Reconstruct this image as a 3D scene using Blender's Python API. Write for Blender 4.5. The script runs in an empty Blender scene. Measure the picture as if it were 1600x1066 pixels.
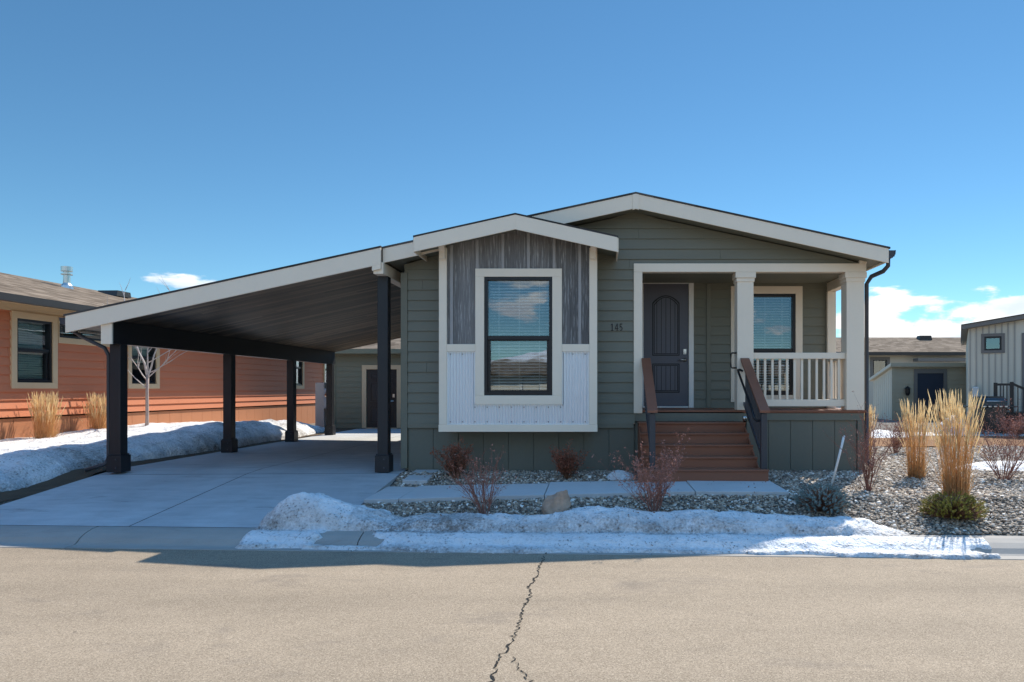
import bpy, math, random
import numpy as np
from mathutils import Vector, Matrix, noise as mnoise
R = math.radians
random.seed(7); np.random.seed(7)
SC = bpy.context.scene
COL = SC.collection

# ---------------------------------------------------------------- camera
cam_d = bpy.data.cameras.new('camera'); cam = bpy.data.objects.new('camera', cam_d); COL.objects.link(cam)
cam.location = (0, 0, 1.6); cam.rotation_euler = (R(90), 0, 0)
cam_d.lens = 24; cam_d.sensor_width = 36; cam_d.shift_x = -0.0825; cam_d.shift_y = 0.0469
cam_d.clip_end = 6000
SC.camera = cam

# ---------------------------------------------------------------- light
SUN_AZ, SUN_EL = 31.0, 47.0
S = Vector((math.sin(R(SUN_AZ))*math.cos(R(SUN_EL)), math.cos(R(SUN_AZ))*math.cos(R(SUN_EL)), math.sin(R(SUN_EL))))
sd = bpy.data.lights.new('sun', 'SUN'); sun = bpy.data.objects.new('sun', sd); COL.objects.link(sun)
sd.energy = 2.65; sd.angle = R(0.53); sd.color = (1.0, 0.93, 0.82)
sun.rotation_euler = S.to_track_quat('Z', 'Y').to_euler()
SC.view_settings.view_transform = 'Standard'; SC.view_settings.look = 'None'
SC.view_settings.exposure = 1.43; SC.view_settings.gamma = 1.0

# ---------------------------------------------------------------- node helpers
def sock(nt, v, inp):
    if isinstance(v, bpy.types.NodeSocket): nt.links.new(v, inp)
    else:
        if isinstance(v, (tuple, list)) and len(v) == 3 and len(inp.default_value) == 4: v = (*v, 1)
        inp.default_value = v
def M(nt, op, a, b=None, c=None, clamp=False):
    n = nt.nodes.new('ShaderNodeMath'); n.operation = op; n.use_clamp = clamp
    sock(nt, a, n.inputs[0])
    if b is not None: sock(nt, b, n.inputs[1])
    if c is not None: sock(nt, c, n.inputs[2])
    return n.outputs[0]
def sstep(nt, x, a, b):
    n = nt.nodes.new('ShaderNodeMapRange'); n.interpolation_type = 'SMOOTHSTEP'
    sock(nt, x, n.inputs[0]); n.inputs[1].default_value = a; n.inputs[2].default_value = b
    return n.outputs[0]
def noise(nt, vec, scale, detail=4, rough=0.55, dist=0.0):
    n = nt.nodes.new('ShaderNodeTexNoise'); n.inputs['Scale'].default_value = scale
    n.inputs['Detail'].default_value = detail; n.inputs['Roughness'].default_value = rough; n.inputs['Distortion'].default_value = dist
    if vec is not None: nt.links.new(vec, n.inputs['Vector'])
    return n.outputs[0]
def mixc(nt, fac, a, b, mode='MIX'):
    n = nt.nodes.new('ShaderNodeMix'); n.data_type = 'RGBA'; n.blend_type = mode
    sock(nt, fac, n.inputs[0]); sock(nt, a, n.inputs[6]); sock(nt, b, n.inputs[7])
    return n.outputs[2]
def ramp(nt, fac, stops, const=False):
    n = nt.nodes.new('ShaderNodeValToRGB'); sock(nt, fac, n.inputs[0]); cr = n.color_ramp
    if const: cr.interpolation = 'CONSTANT'
    while len(cr.elements) < len(stops): cr.elements.new(0.5)
    for e, (p, c) in zip(cr.elements, stops): e.position = p; e.color = (*c, 1)
    return n.outputs[0]
def coord(nt, kind='Object'):
    return nt.nodes.new('ShaderNodeTexCoord').outputs[kind]
def scaled(nt, vec, s):
    n = nt.nodes.new('ShaderNodeMapping'); nt.links.new(vec, n.inputs[0]); n.inputs['Scale'].default_value = s
    return n.outputs[0]
def sep(nt, vec):
    n = nt.nodes.new('ShaderNodeSeparateXYZ'); nt.links.new(vec, n.inputs[0]); return n.outputs
def comb(nt, x, y, z):
    n = nt.nodes.new('ShaderNodeCombineXYZ')
    for i, v in enumerate((x, y, z)): sock(nt, v, n.inputs[i])
    return n.outputs[0]
def bump(nt, h, strength, dist, prev=None):
    n = nt.nodes.new('ShaderNodeBump'); nt.links.new(h, n.inputs['Height']); n.inputs['Strength'].default_value = strength
    n.inputs['Distance'].default_value = dist
    if prev is not None: nt.links.new(prev, n.inputs['Normal'])
    return n.outputs[0]
def newmat(name, rough=0.6, metal=0.0, spec=0.5):
    m = bpy.data.materials.new(name); m.use_nodes = True; nt = m.node_tree; b = nt.nodes['Principled BSDF']
    b.inputs['Roughness'].default_value = rough; b.inputs['Metallic'].default_value = metal
    b.inputs['Specular IOR Level'].default_value = spec
    return m, nt, b
def paint(name, col, rough=0.6, var=0.12, scale=1.7, stretch=(1, 1, 1), bs=40, bd=0.004, bstr=0.25, metal=0.0, fine=0.06, spec=0.4):
    """painted or plain surface with weathering variation and a fine grain"""
    m, nt, b = newmat(name, rough, metal, spec); v = coord(nt)
    sv = scaled(nt, v, stretch)
    n1 = noise(nt, sv, scale, 5, 0.6); n2 = noise(nt, sv, bs, 3, 0.6)
    f = M(nt, 'ADD', M(nt, 'MULTIPLY', M(nt, 'SUBTRACT', n1, 0.5), 2*var), M(nt, 'MULTIPLY', M(nt, 'SUBTRACT', n2, 0.5), 2*fine))
    f = M(nt, 'ADD', f, 1.0)
    c = mixc(nt, 1.0, col, comb(nt, f, f, f), 'MULTIPLY')
    nt.links.new(c, b.inputs['Base Color'])
    nt.links.new(bump(nt, n2, bstr, bd), b.inputs['Normal'])
    return m

# ---------------------------------------------------------------- sky
world = bpy.data.worlds.new('World'); SC.world = world; world.use_nodes = True
wt = world.node_tree; bg = wt.nodes['Background']
sky = wt.nodes.new('ShaderNodeTexSky'); sky.sky_type = 'NISHITA'; sky.sun_disc = False
sky.sun_elevation = R(SUN_EL); sky.sun_rotation = R(SUN_AZ)
sky.altitude = 1600; sky.air_density = 1.0; sky.dust_density = 0.0; sky.ozone_density = 3.0
dirv = coord(wt, 'Generated'); dx, dy, dz = sep(wt, dirv)
az = M(wt, 'ARCTAN2', dx, dy); el = M(wt, 'ARCSINE', dz)
cv = comb(wt, M(wt, 'MULTIPLY', az, 1.0), M(wt, 'MULTIPLY', el, 2.6), 3.7)
cn = noise(wt, cv, 9.0, 7, 0.55, 0.2)
cn2 = noise(wt, cv, 26.0, 5, 0.6, 0.1)
def band(x, a, b, c, d): return M(wt, 'MULTIPLY', sstep(wt, x, a, b), M(wt, 'SUBTRACT', 1.0, sstep(wt, x, c, d)))
right = M(wt, 'MULTIPLY', band(az, R(13), R(19.5), R(60), R(80)), band(el, R(-6), R(-3), R(5.0), R(9.8)))
def gauss(a0, e0, sa, se):
    qa = M(wt, 'DIVIDE', M(wt, 'SUBTRACT', az, R(a0)), R(sa)); qe = M(wt, 'DIVIDE', M(wt, 'SUBTRACT', el, R(e0)), R(se))
    return M(wt, 'EXPONENT', M(wt, 'MULTIPLY', M(wt, 'ADD', M(wt, 'MULTIPLY', qa, qa), M(wt, 'MULTIPLY', qe, qe)), -1.0))
left = gauss(-31.0, 7.6, 3.6, 0.95)
hump = gauss(22.5, 6.3, 2.6, 2.2)
far_r = gauss(32.5, 6.0, 2.6, 1.0)
back = M(wt, 'MULTIPLY', sstep(wt, M(wt, 'ABSOLUTE', az), R(100), R(140)), band(el, R(-4), R(1), R(14), R(30)))
backhi = M(wt, 'MULTIPLY', sstep(wt, M(wt, 'ABSOLUTE', az), R(75), R(120)), band(el, R(9), R(14), R(42), R(58)))  # unseen high clouds behind the camera, added to light the front facade
mask = M(wt, 'MULTIPLY', right, 0.36)
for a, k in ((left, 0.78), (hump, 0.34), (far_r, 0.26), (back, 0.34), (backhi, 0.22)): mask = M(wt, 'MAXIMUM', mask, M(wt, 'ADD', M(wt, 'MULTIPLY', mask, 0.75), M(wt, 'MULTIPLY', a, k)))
dens = M(wt, 'ADD', M(wt, 'ADD', M(wt, 'MULTIPLY', M(wt, 'SUBTRACT', cn, 0.5), 2.3), M(wt, 'MULTIPLY', M(wt, 'SUBTRACT', cn2, 0.5), 0.35)), mask)
lowband = M(wt, 'MULTIPLY', band(az, R(14), R(20), R(60), R(80)), M(wt, 'SUBTRACT', 1.0, sstep(wt, el, R(3.8), R(5.6))))
dens = M(wt, 'ADD', dens, M(wt, 'MULTIPLY', lowband, 0.05))
cloud = M(wt, 'MULTIPLY', sstep(wt, dens, 0.36, 0.58), sstep(wt, mask, 0.02, 0.2))
shade = sstep(wt, noise(wt, scaled(wt, cv, (1, 1, 1)), 14.0, 4, 0.5), 0.3, 0.65)
ccol = mixc(wt, shade, (2.9, 3.25, 3.75), (4.4, 4.4, 4.35))
hs = wt.nodes.new('ShaderNodeHueSaturation'); hs.inputs['Saturation'].default_value = 1.1; hs.inputs['Value'].default_value = 0.45
wt.links.new(sky.outputs[0], hs.inputs['Color'])
skyc = mixc(wt, 1.0, hs.outputs[0], (0.80, 1.04, 0.99), 'MULTIPLY')
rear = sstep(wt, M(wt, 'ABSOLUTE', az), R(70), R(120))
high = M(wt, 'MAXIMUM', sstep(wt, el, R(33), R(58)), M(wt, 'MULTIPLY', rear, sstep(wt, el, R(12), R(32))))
bst = M(wt, 'ADD', 1.0, M(wt, 'MULTIPLY', high, 2.35))   # added brightness in the unseen sky overhead and behind, lifts the shade
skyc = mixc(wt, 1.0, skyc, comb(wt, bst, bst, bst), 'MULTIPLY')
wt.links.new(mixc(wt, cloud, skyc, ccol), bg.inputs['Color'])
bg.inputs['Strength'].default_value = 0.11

# ---------------------------------------------------------------- mesh helpers
class MB:
    def __init__(s): s.v = []; s.f = []; s.m = []
    def add(s, vs, fs, mi=0):
        o = len(s.v); s.v += [tuple(p) for p in vs]; s.f += [tuple(i+o for i in f) for f in fs]; s.m += [mi]*len(fs)
    def box(s, x0, x1, y0, y1, z0, z1, mi=0):
        vs = [(x, y, z) for z in (z0, z1) for y in (y0, y1) for x in (x0, x1)]
        s.add(vs, [(0, 2, 3, 1), (4, 5, 7, 6), (0, 1, 5, 4), (2, 6, 7, 3), (0, 4, 6, 2), (1, 3, 7, 5)], mi); return s
    def prism(s, poly, y0, y1, axis='y', mi=0):
        """poly in XZ (axis y), YZ (axis x) or XY (axis z), extruded along axis"""
        n = len(poly)
        def P(a, b, t): return {'y': (a, t, b), 'x': (t, a, b), 'z': (a, b, t)}[axis]
        vs = [P(a, b, y0) for a, b in poly] + [P(a, b, y1) for a, b in poly]
        fs = [tuple(range(n)), tuple(range(2*n-1, n-1, -1))] + [(i, (i+n), (i+1) % n+n, (i+1) % n) for i in range(n)]
        s.add(vs, fs, mi); return s
    def quad(s, a, b, c, d, mi=0): s.add([a, b, c, d], [(0, 1, 2, 3)], mi); return s
    def tube(s, pts, rad, n=6, mi=0, cap=True):
        pts = [Vector(p) for p in pts]
        if not isinstance(rad, (list, tuple)): rad = [rad]*len(pts)
        rings = []; ref = None
        for i, p in enumerate(pts):
            t = (pts[min(i+1, len(pts)-1)]-pts[max(i-1, 0)]).normalized()
            if ref is None: ref = Vector((0, 0, 1)) if abs(t.z) < 0.9 else Vector((1, 0, 0))
            a = t.cross(ref).normalized(); b = t.cross(a); ref = -b if False else ref
            rings.append([p+(a*math.cos(2*math.pi*k/n)+b*math.sin(2*math.pi*k/n))*rad[i] for k in range(n)])
        vs = [q for r in rings for q in r]; fs = []
        for i in range(len(pts)-1):
            for k in range(n): fs.append((i*n+k, i*n+(k+1) % n, (i+1)*n+(k+1) % n, (i+1)*n+k))
        if cap: fs.append(tuple(range(n-1, -1, -1))); fs.append(tuple((len(pts)-1)*n+k for k in range(n)))
        s.add(vs, fs, mi); return s
    def lathe(s, prof, cx, cy, n=20, mi=0):
        vs = [(cx+r*math.cos(2*math.pi*k/n), cy+r*math.sin(2*math.pi*k/n), z) for r, z in prof for k in range(n)]
        fs = [(i*n+k, i*n+(k+1) % n, (i+1)*n+(k+1) % n, (i+1)*n+k) for i in range(len(prof)-1) for k in range(n)]
        fs.append(tuple(range(n-1, -1, -1))); fs.append(tuple((len(prof)-1)*n+k for k in range(n)))
        s.add(vs, fs, mi); return s
def wloc(o):
    v = Vector((0, 0, 0))
    while o is not None: v = v+o.location; o = o.parent
    return v
def link_mesh(name, me, mats, parent=None):
    o = bpy.data.objects.new(name, me); COL.objects.link(o)
    for m in (mats if isinstance(mats, (list, tuple)) else [mats]): me.materials.append(m)
    if parent is not None: o.parent = parent
    return o
def build(name, mb, mats, parent=None, bevel=0.0, smooth=False, loc=None, world=True):
    """world=True: verts are in scene coordinates and get shifted into the parent's frame"""
    me = bpy.data.meshes.new(name)
    off = Vector((0, 0, 0))
    if parent is not None and world: off = wloc(parent)
    if parent is None and loc is not None: off = Vector(loc)
    me.from_pydata([(x-off.x, y-off.y, z-off.z) for x, y, z in mb.v], [], mb.f)
    me.polygons.foreach_set('material_index', mb.m)
    if smooth: me.polygons.foreach_set('use_smooth', [True]*len(mb.f))
    me.update()
    o = link_mesh(name, me, mats, parent)
    if parent is None and loc is not None: o.location = loc
    if bevel:
        b = o.modifiers.new('bevel', 'BEVEL'); b.width = bevel; b.segments = 2; b.limit_method = 'ANGLE'; b.harden_normals = False
    return o
def thing(name, label, cat, loc, rz=0, group=None):
    o = bpy.data.objects.new(name, None); COL.objects.link(o); o.empty_display_size = 0.2
    o.location = loc; o.rotation_euler = (0, 0, rz); tag(o, label, cat, group); return o
def tag(o, label, cat, group=None):
    o['label'] = label; o['category'] = cat
    if group: o['group'] = group
    return o
def struct(o): o['kind'] = 'structure'; return o
def copy_tree(o, parent=None):
    c = o.copy(); COL.objects.link(c)
    if parent is not None: c.parent = parent
    for ch in list(o.children): copy_tree(ch, c)
    return c
def fbm(x, y, z=0.0, o=4): return mnoise.fractal(Vector((x, y, z)), 1.0, 2.0, o)

# ---------------------------------------------------------------- ground shape
def Yc(x): return 6.59-0.05*x
def gz(x, y):
    s = y-Yc(x)
    zm = 0.25+0.12*np.clip((x+2.7)/3.7, 0, 1)
    return np.interp(s, [0.45, 1.4], [0, 1])*(zm-0.13)+0.13+np.interp(s, [1.4, 2.4, 2.95], [0, 0.13, 1])*(0.41-zm)
def hit(px, py):
    d = 10.0
    for _ in range(60):
        x = (px-932)*d/1067; nd = (1.6-float(gz(x, d)))*1067/(py-608); d = 0.5*d+0.5*nd
    return Vector(((px-932)*d/1067, d, float(gz((px-932)*d/1067, d))))

# ---------------------------------------------------------------- materials
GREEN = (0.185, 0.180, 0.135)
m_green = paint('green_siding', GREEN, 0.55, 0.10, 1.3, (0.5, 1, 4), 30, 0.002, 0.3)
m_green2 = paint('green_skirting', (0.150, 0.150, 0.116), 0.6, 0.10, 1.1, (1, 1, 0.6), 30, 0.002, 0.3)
m_trim = paint('cream_trim', (0.86, 0.735, 0.575), 0.5, 0.05, 2.0, (1, 1, 1), 60, 0.0015, 0.2, fine=0.03)
m_white = paint('white_paint', (0.84, 0.80, 0.73), 0.45, 0.04, 2.0, fine=0.02)
m_black = paint('black_frame', (0.012, 0.012, 0.014), 0.35, 0.1, 2.0, fine=0.05)
m_dark = paint('dark_stained_timber', (0.017, 0.018, 0.021), 0.42, 0.35, 2.2, (6, 6, 0.7), 60, 0.003, 0.35, fine=0.15)
m_darkb = paint('dark_stained_beam', (0.015, 0.016, 0.019), 0.42, 0.35, 2.2, (6, 0.7, 6), 60, 0.003, 0.35, fine=0.15)
m_brown = paint('brown_composite', (0.24, 0.092, 0.050), 0.5, 0.13, 2.5, (0.5, 6, 6), 90, 0.002, 0.3, fine=0.1)
m_rail = paint('grey_black_metal', (0.05, 0.05, 0.056), 0.4, 0.1, 3.0, fine=0.04)
m_silver = paint('satin_nickel', (0.62, 0.60, 0.56), 0.28, 0.05, 4, metal=1.0, fine=0.02)
m_room = paint('dark_interior', (0.05, 0.055, 0.06), 0.8, 0.05)
m_blind = paint('white_blind', (0.86, 0.87, 0.86), 0.5, 0.03, 2, fine=0.01)
m_door = paint('charcoal_door', (0.105, 0.104, 0.125), 0.4, 0.06, 1.5, (5, 5, 0.6), 60, 0.001, 0.3, fine=0.06)
m_groove = paint('door_groove', (0.012, 0.011, 0.013), 0.5)
m_conc = None

def glass():
    m = bpy.data.materials.new('window_glass'); m.use_nodes = True; nt = m.node_tree
    for n in list(nt.nodes): nt.nodes.remove(n)
    out = nt.nodes.new('ShaderNodeOutputMaterial'); mx = nt.nodes.new('ShaderNodeMixShader')
    tr = nt.nodes.new('ShaderNodeBsdfTransparent'); tr.inputs[0].default_value = (0.86, 0.92, 0.90, 1)
    gl = nt.nodes.new('ShaderNodeBsdfGlossy'); gl.inputs['Roughness'].default_value = 0.0; gl.inputs[0].default_value = (0.84, 0.93, 1, 1)
    fr = nt.nodes.new('ShaderNodeFresnel'); fr.inputs[0].default_value = 1.5
    v = coord(nt); nb = noise(nt, v, 1.6, 2, 0.5)
    bn = bump(nt, nb, 0.05, 0.02); nt.links.new(bn, gl.inputs['Normal'])
    nt.links.new(M(nt, 'ADD', M(nt, 'MULTIPLY', fr.outputs[0], 1.6), 0.13, clamp=True), mx.inputs[0])
    nt.links.new(tr.outputs[0], mx.inputs[1]); nt.links.new(gl.outputs[0], mx.inputs[2]); nt.links.new(mx.outputs[0], out.inputs[0])
    return m
m_glass = glass()

def planks_mat():
    m, nt, b = newmat('stained_plank_soffit', 0.5, 0, 0.4); v = coord(nt); x, y, z = sep(nt, v)
    t = M(nt, 'DIVIDE', y, 0.095); row = M(nt, 'FLOOR', t); fr = M(nt, 'FRACT', t)
    xo = M(nt, 'FLOOR', M(nt, 'DIVIDE', M(nt, 'ADD', x, M(nt, 'MULTIPLY', row, 1.37)), 2.4))
    wn = nt.nodes.new('ShaderNodeTexWhiteNoise'); wn.noise_dimensions = '2D'; nt.links.new(comb(nt, row, xo, 0.0), wn.inputs[0])
    st = noise(nt, comb(nt, M(nt, 'MULTIPLY', x, 1.1), M(nt, 'MULTIPLY', y, 22.0), row), 1.0, 5, 0.65)
    bl = noise(nt, v, 0.7, 3, 0.5)
    st2 = noise(nt, comb(nt, M(nt, 'MULTIPLY', x, 3.0), M(nt, 'MULTIPLY', y, 60.0), row), 1.0, 4, 0.7)
    f = M(nt, 'ADD', M(nt, 'MULTIPLY', M(nt, 'SUBTRACT', wn.outputs[0], 0.22), 0.75), M(nt, 'ADD', M(nt, 'MULTIPLY', M(nt, 'SUBTRACT', st, 0.5), 0.75), M(nt, 'ADD', M(nt, 'MULTIPLY', M(nt, 'SUBTRACT', st2, 0.5), 0.8), M(nt, 'MULTIPLY', M(nt, 'SUBTRACT', bl, 0.5), 0.9))))
    c = ramp(nt, M(nt, 'ADD', f, 0.25), [(0.0, (0.024, 0.016, 0.010)), (0.5, (0.100, 0.069, 0.043)), (1.0, (0.27, 0.195, 0.125))])
    gap = M(nt, 'MULTIPLY', sstep(nt, fr, 0.0, 0.05), M(nt, 'SUBTRACT', 1.0, sstep(nt, fr, 0.95, 1.0)))
    nt.links.new(mixc(nt, gap, (0.01, 0.01, 0.01), c), b.inputs['Base Color'])
    nt.links.new(bump(nt, gap, 0.6, 0.01, bump(nt, st, 0.3, 0.003)), b.inputs['Normal'])
    return m
m_planks = planks_mat()

def shingle_mat(name, cols, axes='xy', w=0.30, h=0.13):
    m, nt, b = newmat(name, 0.95, 0, 0.1); v = coord(nt); x, y, z = sep(nt, v)
    a, c = (x, y) if axes == 'xy' else (y, x)
    row = M(nt, 'FLOOR', M(nt, 'DIVIDE', c, h)); fr = M(nt, 'FRACT', M(nt, 'DIVIDE', c, h))
    wn0 = nt.nodes.new('ShaderNodeTexWhiteNoise'); wn0.noise_dimensions = '1D'; nt.links.new(row, wn0.inputs['W'])
    t = M(nt, 'ADD', M(nt, 'DIVIDE', a, w), M(nt, 'MULTIPLY', wn0.outputs[0], 5.0)); tab = M(nt, 'FLOOR', t); ft = M(nt, 'FRACT', t)
    wn = nt.nodes.new('ShaderNodeTexWhiteNoise'); wn.noise_dimensions = '2D'; nt.links.new(comb(nt, row, tab, 0.0), wn.inputs[0])
    n2 = noise(nt, v, 1.2, 3, 0.5); n3 = noise(nt, v, 150, 2, 0.6)
    f = M(nt, 'ADD', M(nt, 'MULTIPLY', wn.outputs[0], 0.55), M(nt, 'ADD', M(nt, 'MULTIPLY', n2, 0.3), M(nt, 'MULTIPLY', n3, 0.25)))
    nt.links.new(ramp(nt, f, [(0.2, cols[0]), (0.55, cols[1]), (0.85, cols[2])]), b.inputs['Base Color'])
    hh = M(nt, 'ADD', M(nt, 'MULTIPLY', fr, 0.8), M(nt, 'MULTIPLY', wn.outputs[0], 0.5))
    nt.links.new(bump(nt, hh, 0.7, 0.012, bump(nt, n3, 0.4, 0.004)), b.inputs['Normal'])
    return m
m_shg = shingle_mat('dark_shingles', [(0.035, 0.033, 0.032), (0.065, 0.06, 0.057), (0.11, 0.10, 0.092)])
m_shb = shingle_mat('brown_shingles', [(0.09, 0.066, 0.047), (0.16, 0.122, 0.088), (0.25, 0.195, 0.145)])

def barnwood_mat():
    m, nt, b = newmat('grey_barnwood', 0.75, 0, 0.2); v = coord(nt); x, y, z = sep(nt, v)
    brd = M(nt, 'FLOOR', M(nt, 'DIVIDE', x, 0.31))
    vec = comb(nt, M(nt, 'MULTIPLY', x, 17.0), M(nt, 'MULTIPLY', z, 1.1), M(nt, 'MULTIPLY', brd, 3.1))
    n1 = noise(nt, vec, 1.6, 4, 0.6, 1.1)
    wv = nt.nodes.new('ShaderNodeTexWave'); wv.inputs['Scale'].default_value = 1.5; wv.inputs['Distortion'].default_value = 9; wv.inputs['Detail'].default_value = 4
    wv.inputs['Detail Scale'].default_value = 1.3; nt.links.new(comb(nt, M(nt, 'MULTIPLY', x, 5.0), M(nt, 'MULTIPLY', z, 0.6), brd), wv.inputs[0])
    fine = noise(nt, comb(nt, M(nt, 'MULTIPLY', x, 120.0), M(nt, 'MULTIPLY', z, 5.0), 0.0), 1.0, 4, 0.7)
    streak = M(nt, 'MULTIPLY', sstep(nt, n1, 0.46, 0.62), sstep(nt, wv.outputs['Fac'], 0.2, 0.8))
    streak = M(nt, 'MULTIPLY', streak, sstep(nt, fine, 0.35, 0.6))
    c = ramp(nt, M(nt, 'ADD', M(nt, 'MULTIPLY', fine, 0.7), M(nt, 'MULTIPLY', n1, 0.3)), [(0.3, (0.105, 0.099, 0.093)), (0.55, (0.18, 0.170, 0.160)), (0.8, (0.28, 0.267, 0.25))])
    wnb = nt.nodes.new('ShaderNodeTexWhiteNoise'); wnb.noise_dimensions = '1D'; nt.links.new(brd, wnb.inputs['W']); bb = M(nt, 'ADD', 0.75, M(nt, 'MULTIPLY', wnb.outputs[0], 0.55)); c = mixc(nt, 1.0, c, comb(nt, bb, bb, bb), 'MULTIPLY')
    nt.links.new(mixc(nt, M(nt, 'MULTIPLY', streak, 0.5), c, (0.56, 0.54, 0.51)), b.inputs['Base Color'])
    nt.links.new(bump(nt, M(nt, 'ADD', fine, M(nt, 'MULTIPLY', streak, 0.8)), 0.4, 0.003), b.inputs['Normal'])
    return m
m_barn = barnwood_mat()
m_batten = paint('grey_batten', (0.34, 0.32, 0.30), 0.7, 0.25, 1.5, (4, 4, 0.4), 60, 0.002, 0.3, fine=0.2)
m_corr = paint('galvanised_sheet', (0.74, 0.76, 0.78), 0.38, 0.04, 2.0, (1, 1, 0.3), 40, 0.0008, 0.2, metal=0.55, fine=0.02)

# ---------------------------------------------------------------- builders for walls and openings
LAPR = random.Random(99)
def lap(mb, x0, x1, z0, z1, y, exp=0.15, d=0.014, openings=(), xl=None, xr=None):
    """horizontal lap siding on a wall that faces -y; openings are (x0,x1,z0,z1)"""
    z = z0; k = 0; L = x1-x0
    while z < z1-1e-4:
        zb = min(z+exp, z1); jx = [x0+((k*1.37+0.8+LAPR.uniform(-.25, .25)) % 3.66)+3.66*i for i in range(int(L/3.66)+1)]; cuts = sorted({z, zb, *[q for o in openings for q in o[2:4] if z+1e-4 < q < zb-1e-4]})
        for a, b in zip(cuts, cuts[1:]):
            mid = 0.5*(a+b); iv = [(x0, x1)]
            for o in openings:
                if o[2] < mid < o[3]:
                    iv = [w for p, q in iv for w in ((p, min(q, o[0])), (max(p, o[1]), q)) if w[1]-w[0] > 1e-3]
            for xj in jx: iv = [w for p, q in iv for w in ([(p, xj-0.0015), (xj+0.0015, q)] if p+0.05 < xj < q-0.05 else [(p, q)])]
            for p, q in iv:
                ya = y-d*(z+exp-a)/exp; yb = y-d*(z+exp-b)/exp
                pa, qa, pb, qb = p, q, p, q
                if xl: pa, pb = max(p, xl(a)), max(p, xl(b))
                if xr: qa, qb = min(q, xr(a)), min(q, xr(b))
                if qa-pa < 1e-3: continue
                if qb < pb: pb = qb = 0.5*(pb+qb)
                mb.quad((pa, ya, a), (qa, ya, a), (qb, yb, b), (pb, yb, b))
                if a == z: mb.quad((pa, y+0.001, a), (qa, y+0.001, a), (qa, ya, a), (pa, ya, a))
        # staggered butt joints between boards
        z = zb; k += 1
def frame_box(mb, x0, x1, z0, z1, w, y0, y1, mi=0):
    """rectangular frame of four members butted end to end; w = (left, right, top, bottom)"""
    l, r, t, b = w
    mb.box(x0, x1, y0, y1, z1-t, z1, mi)
    if b: mb.box(x0, x1, y0, y1, z0, z0+b, mi)
    if l: mb.box(x0, x0+l, y0, y1, z0+b, z1-t, mi)
    if r: mb.box(x1-r, x1, y0, y1, z0+b, z1-t, mi)
def room(mb, x0, x1, z0, z1, y0, y1):
    mb.quad((x0, y1, z0), (x1, y1, z0), (x1, y1, z1), (x0, y1, z1))
    mb.quad((x0, y0, z0), (x0, y1, z0), (x0, y1, z1), (x0, y0, z1)); mb.quad((x1, y0, z0), (x1, y0, z1), (x1, y1, z1), (x1, y1, z0))
    mb.quad((x0, y0, z0), (x1, y0, z0), (x1, y1, z0), (x0, y1, z0)); mb.quad((x0, y0, z1), (x0, y1, z1), (x1, y1, z1), (x1, y0, z1))
def window(parent, x0, x1, z0, z1, y, trim, mtrim, midz=None, blind=1.0, w=True, fw=0.045, slats=True, label=None, trim_y=0.03, closed=False, mbl=None):
    """black sash window in a wall facing -y; trim = (left, right, top, bottom) widths"""
    f = MB(); frame_box(f, x0, x1, z0, z1, (fw,)*4, y-0.022, y+0.09)
    p = MB(); inner = (x0+fw, x1-fw, z0+fw, z1-fw)
    if midz:
        f.box(inner[0], inner[1], y-0.008, y+0.07, midz-0.028, midz+0.028)
        s = 0.035; frame_box(f, inner[0], inner[1], inner[2], midz-0.028, (s, s, 0.012, 0.03), y+0.012, y+0.06)
        p.quad((inner[0], y+0.03, midz), (inner[1], y+0.03, midz), (inner[1], y+0.03, inner[3]), (inner[0], y+0.03, inner[3]))
        p.quad((inner[0]+s, y+0.045, inner[2]), (inner[1]-s, y+0.045, inner[2]), (inner[1]-s, y+0.045, midz), (inner[0]+s, y+0.045, midz))
    else: p.quad((inner[0], y+0.04, inner[2]), (inner[1], y+0.04, inner[2]), (inner[1], y+0.04, inner[3]), (inner[0], y+0.04, inner[3]))
    fo = build('window', f, m_black, parent, bevel=0.003, world=w)
    if label: fo['label'] = label
    build('pane', p, m_glass, fo, world=w)
    if trim:
        t = MB(); l, r, tt, b = trim
        frame_box(t, x0-l, x1+r, z0-b, z1+tt, trim, y-trim_y, y+0.02); build('window_trim', t, mtrim, fo, bevel=0.003, world=w)
    if blind and slats:
        s = MB(); zz = z1-0.06; ztop = zz; zend = z1-(z1-z0)*blind+0.03; i = 0
        while zz > zend:
            j = 0.003*math.sin(i*1.7); a = -0.019 if closed else 0.011+0.003*math.sin(i*0.37)
            s.add([(x0+0.06, y+0.105, zz-a+j), (x1-0.06, y+0.105, zz-a-j), (x1-0.06, y+(0.12 if closed else 0.15), zz+a-j), (x0+0.06, y+(0.12 if closed else 0.15), zz+a+j)], [(0, 1, 2, 3)])
            zz -= 0.043; i += 1
        s.box(x0+0.055, x1-0.055, y+0.10, y+0.155, ztop+0.02, ztop+0.055)
        for q in (0.2, 0.5, 0.8):
            xx = x0+(x1-x0)*q; s.box(xx-0.002, xx+0.002, y+0.098, y+0.101, zend, ztop+0.02)
        build('blind', s, mbl or m_blind, fo, world=w)
    rm = MB(); room(rm, x0-0.02, x1+0.02, z0-0.02, z1+0.02, y+0.088, y+0.95); build('interior', rm, m_room, fo, world=w)
    return fo

# ================================================================ GREEN HOUSE
YF, YR = 10.0, 11.27            # facade plane, recessed porch wall
HX0, HX1, PKX, PKZ = -2.81, 3.92, 0.555, 4.36
SL = 0.2165
def roof_z(x): return PKZ-SL*abs(x-PKX)
house = thing('house', 'green lap-sided single-storey house with porch and steps, number 145 beside the door', 'house', (0.55, 10.0, 0.41))

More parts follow.
